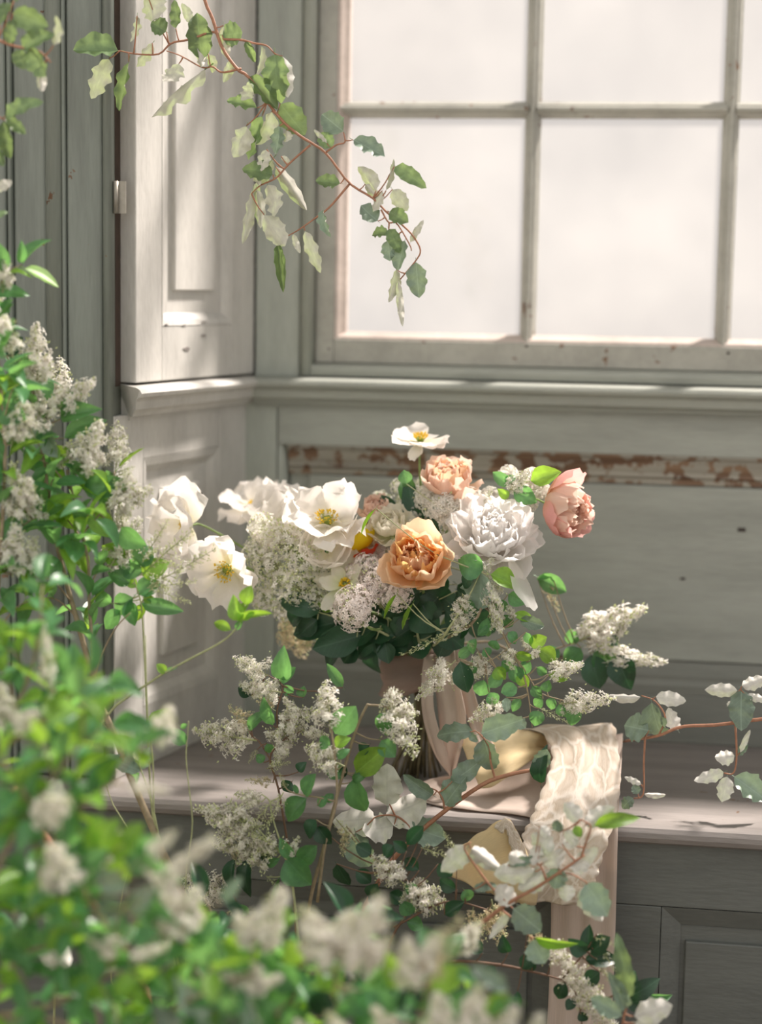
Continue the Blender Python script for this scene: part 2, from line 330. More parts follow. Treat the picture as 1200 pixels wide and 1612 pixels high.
# ============================================================ plant materials
def leafmat(name, top, under, trans, tw=.42, rough=.42, vein=.25, var=.35, urough=.75):
    m, n, l, p = newmat(name); out = n['Material Output']
    g = N(n, 'NewGeometry'); oi = N(n, 'ObjectInfo'); uv = N(n, 'TexCoord')
    t = ramp(n, [(0, [c*(1-var) for c in top]), (.6, top), (1, [min(1, c*(1+var*.8)+.01) for c in top])]); l.new(oi.outputs['Random'], t.inputs['Fac'])
    nz = N(n, 'TexNoise', Scale=2.5, Detail=3); l.new(uv.outputs['Object'], nz.inputs['Vector'])
    mul = N(n, 'MixRGB', blend_type='MULTIPLY'); mul.inputs['Fac'].default_value = .6; r = ramp(n, [(.3, (.6, .6, .6)), (.7, (1.15, 1.15, 1.1))]); l.new(nz.outputs['Fac'], r.inputs['Fac'])
    l.new(t.outputs[0], mul.inputs['Color1']); l.new(r.outputs[0], mul.inputs['Color2'])
    # midrib and side veins (object space: x across, y along)
    sx = N(n, 'SeparateXYZ'); l.new(uv.outputs['Object'], sx.inputs[0])
    ab = N(n, 'Math', operation='ABSOLUTE'); l.new(sx.outputs['X'], ab.inputs[0])
    lt = N(n, 'Math', operation='LESS_THAN'); l.new(ab.outputs[0], lt.inputs[0]); lt.inputs[1].default_value = .022
    k = N(n, 'Math', operation='SUBTRACT'); l.new(sx.outputs['Y'], k.inputs[0]); kk = N(n, 'Math', operation='MULTIPLY'); l.new(ab.outputs[0], kk.inputs[0]); kk.inputs[1].default_value = .55; l.new(kk.outputs[0], k.inputs[1])
    fr = N(n, 'Math', operation='MULTIPLY'); l.new(k.outputs[0], fr.inputs[0]); fr.inputs[1].default_value = 8.5; f2 = N(n, 'Math', operation='FRACT'); l.new(fr.outputs[0], f2.inputs[0])
    l2 = N(n, 'Math', operation='LESS_THAN'); l.new(f2.outputs[0], l2.inputs[0]); l2.inputs[1].default_value = .09; l3 = N(n, 'Math', operation='MULTIPLY'); l.new(l2.outputs[0], l3.inputs[0]); l3.inputs[1].default_value = .5
    mxv = N(n, 'Math', operation='MAXIMUM'); l.new(lt.outputs[0], mxv.inputs[0]); l.new(l3.outputs[0], mxv.inputs[1])
    vm = N(n, 'Math', operation='MULTIPLY'); l.new(mxv.outputs[0], vm.inputs[0]); vm.inputs[1].default_value = vein
    mv = N(n, 'MixRGB'); l.new(vm.outputs[0], mv.inputs['Fac']); l.new(mul.outputs[0], mv.inputs['Color1']); mv.inputs['Color2'].default_value = (*[min(1, c*1.6+.08) for c in top], 1)
    u = N(n, 'MixRGB', blend_type='MULTIPLY'); u.inputs['Fac'].default_value = .5; u.inputs['Color1'].default_value = (*under, 1); l.new(r.outputs[0], u.inputs['Color2'])
    uvn = N(n, 'MixRGB'); l.new(vm.outputs[0], uvn.inputs['Fac']); l.new(u.outputs[0], uvn.inputs['Color1']); uvn.inputs['Color2'].default_value = (*[c*.6 for c in under], 1)
    sd = N(n, 'MixRGB'); l.new(g.outputs['Backfacing'], sd.inputs['Fac']); l.new(mv.outputs[0], sd.inputs['Color1']); l.new(uvn.outputs[0], sd.inputs['Color2'])
    l.new(sd.outputs[0], p.inputs['Base Color'])
    rr = N(n, 'MixRGB'); l.new(g.outputs['Backfacing'], rr.inputs['Fac']); rr.inputs['Color1'].default_value = (rough,)*3+(1,); rr.inputs['Color2'].default_value = (urough,)*3+(1,); l.new(rr.outputs[0], p.inputs['Roughness'])
    tl = N(n, 'BsdfTranslucent'); tm = N(n, 'MixRGB', blend_type='MULTIPLY'); tm.inputs['Fac'].default_value = 1; tm.inputs['Color1'].default_value = (*trans, 1); l.new(r.outputs[0], tm.inputs['Color2']); l.new(tm.outputs[0], tl.inputs['Color'])
    ms = N(n, 'MixShader'); ms.inputs[0].default_value = tw; l.new(p.outputs[0], ms.inputs[1]); l.new(tl.outputs[0], ms.inputs[2]); l.new(ms.outputs[0], out.inputs['Surface'])
    return m
LM = {
 'priv': leafmat('privet_leaf', (.085, .235, .105), (.19, .34, .16), (.33, .72, .18), rough=.36),
 'light': leafmat('young_privet_leaf', (.20, .40, .06), (.26, .44, .12), (.48, .78, .07), rough=.4),
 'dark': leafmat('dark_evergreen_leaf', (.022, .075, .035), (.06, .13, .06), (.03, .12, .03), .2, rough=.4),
 'elae': leafmat('silverberry_leaf', (.15, .235, .115), (.78, .74, .68), (.36, .50, .16), .34, rough=.45, vein=.2),
 'silv': leafmat('frosted_silverberry_leaf', (.25, .34, .27), (.80, .77, .72), (.30, .40, .20), .22, rough=.42, vein=.25),
}
def petalmat(name, base, tip, trans=None, tw=.5, mid=.5, streak=.25, edge=None):
    m, n, l, p = newmat(name); out = n['Material Output']
    tc_ = N(n, 'TexCoord'); sx = N(n, 'SeparateXYZ'); l.new(tc_.outputs['Generated'], sx.inputs[0])
    nz = N(n, 'TexNoise', Scale=7, Detail=3); mp = N(n, 'Mapping'); mp.inputs['Scale'].default_value = (6, 1, .8); l.new(tc_.outputs['Generated'], mp.inputs[0]); l.new(mp.outputs[0], nz.inputs['Vector'])
    ad = N(n, 'Math', operation='MULTIPLY_ADD'); l.new(nz.outputs['Fac'], ad.inputs[0]); ad.inputs[1].default_value = streak; l.new(sx.outputs['Z'], ad.inputs[2])
    r = ramp(n, [(.12+streak*.5, base), (mid+streak*.5, [(a+b)/2 for a, b in zip(base, tip)]), (min(.97, mid+.3+streak*.5), tip)]); l.new(ad.outputs[0], r.inputs['Fac'])
    l.new(r.outputs[0], p.inputs['Base Color']); p.inputs['Roughness'].default_value = .6
    bp = N(n, 'Bump', Strength=.35, Distance=.0015); l.new(nz.outputs['Fac'], bp.inputs['Height']); l.new(bp.outputs[0], p.inputs['Normal'])
    tl = N(n, 'BsdfTranslucent'); l.new(r.outputs[0], tl.inputs['Color'])
    ms = N(n, 'MixShader'); ms.inputs[0].default_value = tw; l.new(p.outputs[0], ms.inputs[1]); l.new(tl.outputs[0], ms.inputs[2]); l.new(ms.outputs[0], out.inputs['Surface']); return m
PM = {
 'poppy': petalmat('cream_poppy_petal', (.88, .84, .66), (.93, .89, .84), mid=.15, tw=.5),
 'peony': petalmat('white_peony_petal', (.93, .89, .84), (.95, .93, .91), mid=.3, tw=.68),
 'peach': petalmat('peach_tulip_petal', (.92, .52, .16), (.96, .72, .50), mid=.45),
 'orange': petalmat('orange_tulip_heart_petal', (.88, .34, .04), (.96, .62, .26), mid=.55),
 'blush': petalmat('blush_tulip_petal', (.88, .60, .34), (.93, .72, .60), mid=.4),
 'rosy': petalmat('rosy_tulip_petal', (.82, .48, .28), (.88, .50, .46), mid=.4),
 'cream': petalmat('cream_flower_petal', (.78, .82, .50), (.92, .88, .76), mid=.35),
 'red': petalmat('red_orange_petal', (.85, .30, .04), (.62, .07, .03), mid=.4),
 'yellow': petalmat('yellow_petal', (.85, .62, .02), (.93, .74, .03), mid=.4),
}
def flat(name, col, tw=.3, rough=.6):
    m, n, l, p = newmat(name); out = n['Material Output']; oi = N(n, 'NewGeometry'); nz = N(n, 'TexNoise', Scale=150); l.new(oi.outputs['Position'], nz.inputs['Vector'])
    r = ramp(n, [(.35, [c*.82 for c in col]), (.65, [min(1, c*1.06) for c in col])]); l.new(nz.outputs['Fac'], r.inputs['Fac']); l.new(r.outputs[0], p.inputs['Base Color']); p.inputs['Roughness'].default_value = rough
    if tw:
        tl = N(n, 'BsdfTranslucent'); l.new(r.outputs[0], tl.inputs['Color']); ms = N(n, 'MixShader'); ms.inputs[0].default_value = tw; l.new(p.outputs[0], ms.inputs[1]); l.new(tl.outputs[0], ms.inputs[2]); l.new(ms.outputs[0], out.inputs['Surface'])
    return m
M_FLO = flat('creamy_floret', (.98, .935, .88), .58); M_BUD = flat('green_bud', (.70, .74, .42)); M_TWIG = flat('green_twig', (.36, .38, .20), 0)
M_BARK = flat('tan_bark', (.30, .235, .15), 0); M_RED = flat('russet_bark', (.36, .17, .10), 0); M_DBARK = flat('brown_bark', (.17, .095, .06), 0)
M_ANTH = flat('yellow_anther', (.90, .66, .05)); M_PIST = flat('green_pistil', (.45, .55, .12)); M_STEM = flat('green_stem', (.24, .34, .11), 0); M_OLDSTEM = flat('brown_stem_foot', (.12, .10, .05), 0)
M_TANFLO = flat('tan_floret', (.72, .62, .42)); M_PINKFLO = flat('blush_floret', (.95, .86, .82))

# ============================================================ leaf meshes: x across (-.5...5), y along 0..1
def leaf_mesh(name, mat, seed, wavy=0, sharp=1.0, fold=.18, bend=.15, nu=8, pet=.0):
    rnd = random.Random(seed); m = MB(); P = []; ph = rnd.uniform(0, 6)
    for i in range(nu):
        u = i/(nu-1); uu = min(max(u, .0), 1)
        w = (sin(pi*uu**.85)**(.72*sharp))*.5 if 0 < uu < 1 else .0
        w = max(w, .012)
        for v in (-1, -.5, 0, .5, 1):
            wob = wavy*sin(u*19+ph+v*1.3)*abs(v)**1.5
            x = w*v*(1+wavy*.5*sin(u*23+ph*2)*(abs(v) > .9))
            z = fold*abs(v)*w*1.2 - bend*(u**2) + bend*.3*sin(pi*u) + wob*.35*(w*2)
            P.append((x, .02+.98*u, z))
    m.grid([Vector((p[0], p[1], p[2])) for p in P], nu, 5)
    # make +z the upper face
    m.f = [f[::-1] for f in m.f] if False else m.f
    m.tube([(0, -.12, .0), (0, .03, .0)], [.014, .012], 3, cap=False)
    me = m.mesh(name, mat, True); return me
LV = {}
for k in ('priv', 'light', 'dark'): LV[k] = [leaf_mesh('leaf', LM[k], i, wavy=.04, sharp=.95+.1*(i % 3), fold=.15+.12*(i % 3), bend=.05+.12*(i % 4)) for i in range(6)]
for k in ('elae', 'silv'): LV[k] = [leaf_mesh('leaf', LM[k], 20+i, wavy=.22, sharp=.85, fold=.08+.15*(i % 3), bend=-.1+.12*(i % 4), nu=13) for i in range(6)]
def leaf_at(parent, kind, B, T, w, nrm, seed, name='leaf'):
    """a leaf from base B to tip T, width w (m), upper face towards nrm"""
    ax = T-B; L = ax.length
    if L < 1e-4: return
    ax /= L; n_ = (nrm-ax*nrm.dot(ax))
    n_ = n_.normalized() if n_.length > 1e-3 else ax.orthogonal().normalized()
    x = ax.cross(n_)
    M = Matrix(((x.x*w, ax.x*L, n_.x*L, B.x), (x.y*w, ax.y*L, n_.y*L, B.y), (x.z*w, ax.z*L, n_.z*L, B.z), (0, 0, 0, 1)))
    ms = LV[kind]; return link(name, ms[seed % len(ms)], parent, M)
# ============================================================ flower cluster meshes (axis +Y, length 1)
def floret(m, c, d, s, mi=0, np_=4, seed=0):
    d = d.normalized(); a = d.orthogonal().normalized(); b = d.cross(a); r = random.Random(seed); a0 = r.uniform(0, 6)
    for k in range(np_):
        t = a0+2*pi*k/np_; e = a*cos(t)+b*sin(t); q = d.cross(e)
        m.add([c, c+(e*.55+q*.28+d*.10)*s, c+(e*1.0-d*.12)*s, c+(e*.55-q*.28+d*.10)*s], [(0, 1, 2), (0, 2, 3)], mi)
    m.add([c-d*s*.9, c+a*s*.16, c+b*s*.16, c-a*s*.16, c-b*s*.16], [(0, 1, 2), (0, 2, 3), (0, 3, 4), (0, 4, 1)], mi)
def bud(m, c, d, s, mi):
    d = d.normalized(); a = d.orthogonal().normalized(); b = d.cross(a)
    m.add([c-d*s*.6, c+a*s*.4, c+b*s*.4, c-a*s*.4, c-b*s*.4, c+d*s*.8], [(0, 2, 1), (0, 3, 2), (0, 4, 3), (0, 1, 4), (5, 1, 2), (5, 2, 3), (5, 3, 4), (5, 4, 1)], mi)
def panicle_mesh(seed, fat=.26, openness=.75, n=13, fl=.075, mats=None):
    r = random.Random(seed); m = MB(); m.tube([(0, -.05, 0), (.01, .5, .01), (0, .98, 0)], [.014, .010, .005], 4, 2)
    for i in range(n):
        u = .06+.92*i/(n-1); R = fat*(1-u)**.75*(.75+.5*r.random())+.035; nb = 3 if u < .8 else 2
        for k in range(nb):
            a = i*2.4+k*2*pi/nb+r.uniform(-.4, .4); d = Vector((cos(a), .55+r.uniform(-.2, .2), sin(a))).normalized()
            s0 = Vector((0, u*.95, 0)); s1 = s0+d*R
            m.tube([s0, s1], [.006, .004], 3, 2, False)
            cnt = max(2, int(R/.045))
            for j in range(cnt):
                c = s0.lerp(s1, .45+.6*(j+.5)/cnt)+Vector((r.uniform(-1, 1), r.uniform(-1, 1), r.uniform(-1, 1)))*.035
                dd = (c-s0)+Vector((r.uniform(-1, 1), r.uniform(-.2, 1), r.uniform(-1, 1)))*.06
                if r.random() < openness*(1.25-.75*u): floret(m, c, dd, fl*r.uniform(.8, 1.15), 0, 4, r.random())
                else: bud(m, c, dd, fl*.62, 1)
                if r.random() < .35: bud(m, c+dd*.3, dd+Vector((0, .05, 0)), fl*.5, 1)
    return m.mesh('flower_cluster', mats or [M_FLO, M_BUD, M_TWIG])
PAN = [panicle_mesh(i, .24+.04*(i % 3), .9, 15) for i in range(5)]
PANB = [panicle_mesh(10+i, .17, .12, 10, .055) for i in range(3)]
PANT = [panicle_mesh(20+i, .22, .8, 12, .055, [M_TANFLO, M_BUD, M_TWIG]) for i in range(2)]
PANBIG = [panicle_mesh(30+i, .34, .97, 15, .092) for i in range(3)]
def pan_at(parent, B, T, kind, seed, fat=1.0):
    ax = T-B; L = ax.length; ax /= L; x = ax.orthogonal().normalized(); a = seed*1.7; z = x.cross(ax); x, z = x*cos(a)+z*sin(a), z*cos(a)-x*sin(a)
    F = L*fat; M = Matrix(((x.x*F, ax.x*L, z.x*F, B.x), (x.y*F, ax.y*L, z.y*F, B.y), (x.z*F, ax.z*L, z.z*F, B.z), (0, 0, 0, 1)))
    ms = {'p': PAN, 'b': PANB, 't': PANT, 'P': PANBIG}[kind]; return link('flower_cluster', ms[seed % len(ms)], parent, M)
TOC = Vector((-.15, -.93, .35)).normalized()
def px2m(y): return (y+2.53)/2800*1.015
class Plant:
    """a cut stem / branch: an empty with stem, leaves and flower clusters as parts"""
    def __init__(s, name, label, cat, y, seed, bark=M_BARK, group=None, leaf='priv'):
        s.y = y; s.r = random.Random(seed); s.bark = bark; s.mb = MB(); s.paths = []; s.leaf = leaf; s.info = (name, label, cat, group); s.root = None; s.k = seed
    def P(s, p):
        return W(p[0], p[1], s.y+(p[2] if len(p) > 2 else 0))
    def open(s, base):
        name, label, cat, group = s.info; s.root = empty(name, base, label, cat, group)
    def stem(s, pts, r0=.003, r1=.001, n=None, ground=False, world=False):
        P = [p if world else s.P(p) for p in pts]
        if ground:
            b = P[0]; P = [Vector((b.x+.02, b.y, 0.0)), Vector((b.x+.01, b.y, b.z*.5))]+P
        n = n or max(4, len(P)*3); C_ = catmull(P, n)
        if s.root is None: s.open(C_[0])
        s.mb.tube(C_, [r0+(r1-r0)*i/n for i in range(n+1)], 6); s.paths.append(C_); return C_
    def near(s, p):
        b = None; bd_ = 1e9
        for C_ in s.paths:
            for q in C_:
                d = (q-p).length
                if d < bd_: bd_ = d; b = q
        return b
    def twig_to(s, p, r=.0008):
        q = s.near(p)
        if q is not None and (q-p).length > .004:
            mid = q.lerp(p, .5)+Vector((0, 0, -.08*(q-p).length)); s.mb.tube(catmull([q, mid, p], 5), [r*1.5, r*1.4, r*1.2, r*1.1, r, r], 4)
    def lf(s, x0, y0, x1, y1, w, kind=None, side='g', twig=True, dy=None):
        """explicit leaf: base px, tip px, width px"""
        s.k += 1; r = s.r; L = math.hypot(x1-x0, y1-y0); sc = px2m(s.y)
        B = s.P((x0, y0)); T = W(x1, y1, s.y+(dy if dy is not None else r.uniform(-.35, .35)*L*sc))
        nr = TOC+Vector((r.uniform(-.35, .35), 0, r.uniform(-.35, .35)))
        if side == 's': nr = -nr
        if twig: s.twig_to(B)
        leaf_at(s.root, kind or s.leaf, B, T, w*sc*1.15, nr, s.k)
    def lfs(s, data, kind=None, side=None):
        for t in data.replace('\n', ';').split(';'):
            t = t.split()
            if not t: continue
            f = [float(q) for q in t[:5]]; sd = t[5] if len(t) > 5 else 'g'; kd = t[6] if len(t) > 6 else kind
            s.lf(*f, kind=kd, side=sd)
    def pans(s, data, dy=0):
        for t in data.replace('\n', ';').split(';'):
            t = t.split()
            if not t: continue
            f = [float(q) for q in t[:4]]; k = t[4] if len(t) > 4 else 'p'; fat = float(t[5]) if len(t) > 5 else 1.
            s.k += 1; f[2] += (f[2]-f[0])*.1; f[3] += (f[3]-f[1])*.1; fat *= 1.15 if k == 'p' and dy == 0 else .95; B = W(f[0], f[1], s.y+dy); T = W(f[2], f[3], s.y+dy+s.r.uniform(-.012, .012)); s.twig_to(B, .0007); pan_at(s.root, B, T, k, s.k, fat)
    def pairs(s, path, i0, i1, step, size, kinds=('priv',), spread=.9, wr=.5, jit=.35):
        """opposite leaf pairs along a path"""
        r = s.r
        C_ = path; n = len(C_)-1; acc = 0; flip = r.random()*3
        a = int(i0*n); b = int(i1*n)
        for i in range(a, b):
            seg = (C_[i+1]-C_[i]); acc += seg.length
            if acc < step: continue
            acc = 0; t = seg.normalized(); flip += 1.57; o = t.orthogonal().normalized(); q = t.cross(o); e = o*cos(flip)+q*sin(flip)
            for sg in (-1, 1):
                if r.random() < .12: continue
                L = size*r.uniform(.6, 1.15); d = (t*r.uniform(.35, .9)+e*sg*spread+Vector((r.uniform(-jit, jit), r.uniform(-jit, jit), r.uniform(-jit, jit)))).normalized()
                B = C_[i+1]+d*L*.12; up = Vector((0, -.35, .9))+Vector((r.uniform(-.5, .5), r.uniform(-.5, .5), 0)); s.k += 1
                leaf_at(s.root, r.choice(kinds), B, B+d*L, L*wr*r.uniform(.85, 1.15), up, s.k)
    def shoots(s, path, i0, i1, count, length, size, kinds=('priv',), pan=0., pk='p', plen=.07, up=.5, step=.028, yl=None):
        r = s.r; n = len(path)-1
        for c in range(count):
            i = int((i0+(i1-i0)*(c+r.random()*.8)/count)*n); i = min(i, n-1); t = (path[i+1]-path[i]).normalized(); a = r.uniform(0, 6.28); o = t.orthogonal().normalized(); q = t.cross(o)
            d = (t*.6+(o*cos(a)+q*sin(a))*.9+Vector((0, 0, up))).normalized(); L = length*r.uniform(.6, 1.2)
            b = path[i]; tip = b+d*L
            if yl is not None and tip.y > yl: d.y = -abs(d.y)*.5; tip = b+d*L
            C_ = catmull([b, b+d*L*.5+Vector((0, 0, .01)), tip], 10); s.mb.tube(C_, [.0012-.0006*k/10 for k in range(11)], 4); s.paths.append(C_)
            s.pairs(C_, .1, 1, step, size, kinds)
            if r.random() < pan:
                s.k += 1; dd = (d+Vector((r.uniform(-.3, .3), r.uniform(-.3, .3), .3))).normalized(); pan_at(s.root, tip, tip+dd*plen*r.uniform(.7, 1.2), pk, s.k)
            else:
                s.k += 1; leaf_at(s.root, r.choice(kinds), tip, tip+d*size, size*.45, Vector((0, -.4, .9)), s.k)
    def done(s):
        s.mb.build('stem', s.bark, s.root, True); return s.root

# ============================================================ silverberry branch hanging across the window corner
p = Plant('silverberry_branch', 'long silverberry branch with wavy leaves hanging across the window corner', 'branch', -.42, 100, M_RED, leaf='elae')
p.stem([(250, -330, -.1), (300, -130), (320, -10), (335, 30), (350, 75), (375, 110), (392, 122), (440, 185), (470, 212), (492, 226), (515, 243), (550, 288), (587, 312), (610, 335), (640, 360), (655, 378), (662, 395), (655, 410), (630, 440)], .0024, .0008, 60)
p.stem([(346, 62), (335, 50), (300, 62), (270, 68), (250, 85), (215, 85), (188, 80)], .0016, .0008)
p.stem([(380, 108), (350, 114), (335, 105), (318, 106), (285, 88), (262, 80)], .0014, .0006); p.stem([(352, 62), (380, 63), (400, 68), (420, 72), (432, 84)], .0016, .0008)
p.stem([(489, 228), (455, 258), (435, 280), (410, 292), (396, 305)], .0014, .0007); p.stem([(550, 290), (520, 325), (497, 343), (470, 362), (450, 373)], .0016, .0007); p.stem([(513, 240), (530, 228), (543, 224), (541, 208)], .0012, .0007)
p.stem([(600, 330), (612, 350), (625, 352), (645, 385), (648, 395)], .0012, .0006)
p.lfs('''187 80 115 78 40 g; 172 92 140 155 30 s; 203 97 187 175 17 g; 232 -8 246 34 36 s; 216 25 212 65 12 s; 240 68 212 104 19 s; 262 50 238 35 26 g; 277 45 277 2 17 g
318 96 310 20 34 g; 306 62 320 108 14 s; 282 100 262 134 31 s; 325 108 232 178 22 s; 328 85 335 115 15 s; 350 55 382 52 34 g; 352 40 357 92 17 s; 386 65 402 98 12 g; 433 84 438 158 35 g; 445 88 453 152 23 s silv
392 120 437 172 25 g; 441 163 480 212 36 g; 405 170 357 158 20 g; 412 72 405 122 9 s; 396 128 386 160 26 s; 413 182 397 252 28 g; 428 175 402 228 26 s; 440 198 436 243 21 g silv; 388 198 368 248 32 s; 452 205 450 224 14 s
430 275 383 262 27 g; 430 250 388 308 14 s; 434 262 483 331 19 s; 443 246 457 256 8 s; 398 300 382 384 15 s; 404 298 411 358 17 s; 421 290 440 342 26 s; 416 338 447 386 30 s; 437 384 446 460 15 g; 480 363 503 430 18 s
536 289 497 284 20 g; 508 330 518 373 14 g silv; 462 368 472 400 9 s; 541 207 509 181 31 g silv; 523 233 503 210 22 g; 515 226 494 204 7 s; 556 220 606 246 27 g silv; 592 300 566 262 22 s; 621 262 668 290 22 g; 595 348 568 325 27 g silv
608 300 620 250 8 s; 618 298 642 332 22 s; 613 333 643 350 22 g; 612 368 585 368 18 g; 612 360 629 394 19 g; 610 378 616 411 20 g silv; 638 378 626 426 24 g silv; 646 382 666 345 10 s; 655 412 660 469 28 g silv; 624 424 614 476 14 s; 627 440 634 517 10 s; 602 300 586 332 14 s
365 95 352 130 14 s; 420 235 410 268 18 s; 392 262 410 292 14 s; 575 290 600 318 14 s; 300 35 290 8 14 s''')
p.done()
# blurred silverberry sprig in the upper left corner
p = Plant('silverberry_sprig', 'blurred silverberry sprig reaching in at the upper left corner', 'branch', -.64, 300, M_RED, leaf='elae')
p.stem([(-90, 20), (-20, 55), (20, 72), (60, 80), (80, 98)], .002, .0009); p.stem([(-90, 20), (-60, 120), (-20, 172), (10, 190)], .0015, .0008)
p.stem([(-60, 120), (-50, 240), (-10, 300)], .0015, .0008)
p.lfs('''20 20 76 42 32 g; 35 78 82 52 26 g; 84 72 96 28 17 s; 45 76 75 122 30 g; 62 104 66 144 14 s; 25 78 40 110 22 g; 14 70 22 30 20 g; 0 40 16 2 28 g; 8 183 57 154 25 g; 8 185 40 212 17 g; 6 190 16 250 21 g; -8 298 18 284 18 s; -10 230 6 262 18 g; 22 0 60 -22 26 g; -12 345 10 330 14 g''')
p.done()

# ============================================================ silverberry on the seat, right
p = Plant('silverberry_branch', 'russet silverberry stem lying over the seat at the right edge', 'branch', -.36, 400, M_RED, leaf='silv')
p.stem([(1330, 1120), (1200, 1132), (1130, 1141), (1074, 1144), (1037, 1158), (1000, 1164, .04), (984, 1167, .10), (972, 1169, .15)], .0028, .0014)
p.stem([(1016, 1160), (1014, 1200), (1013, 1250), (998, 1257)], .0014, .0008); p.stem([(1158, 1142), (1160, 1190), (1155, 1217), (1140, 1217)], .0014, .0008); p.stem([(1037, 1158), (1048, 1130), (1032, 1104), (1010, 1095)], .0012, .0008); p.stem([(1158, 1142), (1150, 1110), (1166, 1085)], .0012, .0008)
p.lfs('''1010 1097 957 1095 13 s; 1032 1097 1081 1103 21 s; 1022 1150 983 1142 40 g; 1026 1105 1040 1163 37 g; 1068 1150 1050 1116 21 s; 1162 1087 1109 1086 19 s; 1168 1080 1208 1066 19 s; 1168 1085 1166 1150 35 g; 1175 1093 1208 1102 12 s; 1157 1190 1126 1193 21 s
1140 1215 1097 1229 18 s; 1145 1222 1135 1262 24 s; 1155 1222 1208 1260 35 g; 1010 1235 983 1222 9 s; 1005 1250 997 1236 13 g; 1014 1250 1049 1252 8 s; 997 1256 979 1272 17 g; 1160 1190 1178 1172 12 g; 1145 1112 1156 1104 8 s; 1165 1185 1180 1150 8 s''')
p.done()
# silverberry running up across the ribbon (centre)
p = Plant('silverberry_branch', 'thick russet silverberry stem slanting up in front of the ribbon', 'branch', -.47, 500, M_RED, leaf='silv')
p.stem([(560, 1455, -.03), (590, 1400), (612, 1362), (650, 1320), (700, 1277), (760, 1235), (800, 1220), (838, 1212)], .0036, .0022)
p.stem([(655, 1318), (640, 1296), (622, 1284), (600, 1284), (590, 1287)], .0015, .0009); p.stem([(622, 1284), (612, 1262), (608, 1250)], .0012, .0008); p.stem([(700, 1275), (697, 1258), (688, 1245), (675, 1240)], .0014, .0008); p.stem([(780, 1228), (774, 1205), (772, 1195)], .0016, .0012); p.stem([(772, 1195), (770, 1175), (758, 1158), (748, 1150)], .0014, .0009)
p.lfs('''746 1151 682 1156 27 g; 757 1155 826 1132 36 g; 762 1162 776 1212 36 g; 712 1230 758 1199 30 g; 700 1268 734 1222 38 g; 682 1252 636 1222 24 g; 852 1234 850 1182 26 g dark; 846 1210 862 1178 24 g; 740 1152 752 1168 12 g''')
p.lfs('''610 1270 609 1206 42 s; 590 1288 524 1294 46 s; 606 1284 674 1260 50 s; 620 1300 574 1308 42 s; 640 1300 700 1320 40 g; 560 1310 580 1365 44 g''')
p.done()
# silverberry spray in front, lower right
p = Plant('silverberry_spray', 'sunlit silverberry spray with pale leaves in front of the lace ribbon', 'branch', -.62, 600, M_RED, leaf='silv')
C0 = p.stem([(560, 1760, -.05), (600, 1650), (650, 1552), (700, 1495), (750, 1460), (800, 1422), (840, 1400), (880, 1374), (920, 1346)], .0042, .0014, 30, True)
p.stem([(800, 1422), (775, 1398), (750, 1365), (731, 1335), (742, 1326)], .0018, .0008); p.stem([(878, 1375), (900, 1376), (925, 1390)], .0014, .0008); p.stem([(860, 1385), (850, 1362), (830, 1358), (808, 1362)], .0014, .0008); p.stem([(915, 1350), (925, 1320), (930, 1300), (915, 1290)], .0014, .0008); p.stem([(790, 1432), (812, 1450), (835, 1475)], .0014, .0008)
p.lfs('''915 1294 888 1264 24 s; 922 1300 966 1270 26 s; 935 1300 1004 1284 22 g light; 880 1310 878 1290 18 g; 868 1346 838 1312 30 s; 892 1325 905 1310 22 s; 885 1328 912 1322 18 s; 880 1366 868 1338 36 s; 895 1366 944 1338 24 s; 842 1372 778 1378 34 s; 858 1372 816 1400 34 s; 880 1366 874 1398 30 g
735 1335 695 1372 32 s; 742 1336 790 1372 24 s; 812 1422 778 1395 30 s; 922 1390 958 1442 42 g; 920 1395 948 1450 36 s; 808 1430 852 1466 40 g; 838 1480 858 1517 36 g; 842 1476 906 1490 15 g light; 800 1440 774 1472 14 s; 900 1372 930 1352 20 s; 850 1330 838 1362 20 s; 905 1300 915 1318 14 g light; 800 1362 850 1352 14 g; 832 1360 800 1345 24 s; 745 1400 782 1392 14 g; 850 1300 866 1318 16 s; 888 1392 893 1420 26 s
700 1495 662 1528 30 s; 690 1500 740 1470 22 s''')
p.done()
p = Plant('silverberry_sprig', 'silverberry sprig with one pale upright leaf at the bottom right', 'branch', -.66, 650, M_RED, leaf='silv')
p.stem([(960, 1800), (965, 1700), (975, 1640), (985, 1590), (990, 1570)], .0025, .001, ground=True)
p.lfs('''990 1572 974 1480 26 g elae; 998 1600 1058 1583 34 s; 985 1590 958 1530 22 g; 1000 1610 1040 1622 26 s; 980 1600 930 1570 26 g''')
p.done()

# ============================================================ privet sprays in the middle, below the bouquet
def privet(label, y, seed, **k): return Plant('privet_spray', label, 'branch', y, seed, k.get('bark', M_BARK), k.get('group'), k.get('leaf', 'priv'))
p = privet('privet stem with a kinked tip and white cluster hanging beside the ribbon tails', -.52, 1000)
p.stem([(470, 1700), (482, 1480), (490, 1410), (510, 1335), (530, 1255), (548, 1190), (562, 1145), (577, 1112), (583, 1110), (607, 1112), (612, 1118)], .003, .0012, 40, True)
p.pans('607 1108 600 1148 b 1.0; 608 1108 655 1122 p 1.0; 612 1112 652 1188 p 1.15; 632 1088 600 1110 p 1')
p.lfs('''611 1120 600 1160 28 g; 600 1165 622 1192 28 g; 582 1172 566 1188 20 g dark; 560 1217 606 1178 38 g light; 560 1222 570 1284 36 g; 541 1224 514 1206 25 g; 555 1230 575 1218 14 g; 545 1205 538 1225 12 g dark''')
p.done()
p = privet('upright privet sprig tipped by a tall white flower cone', -.55, 1100)
p.stem([(500, 1420), (512, 1330), (530, 1260), (528, 1200), (522, 1150), (519, 1120)], .0022, .001); p.stem([(530, 1262), (500, 1255), (478, 1252), (455, 1245), (445, 1232)], .0013, .0008)
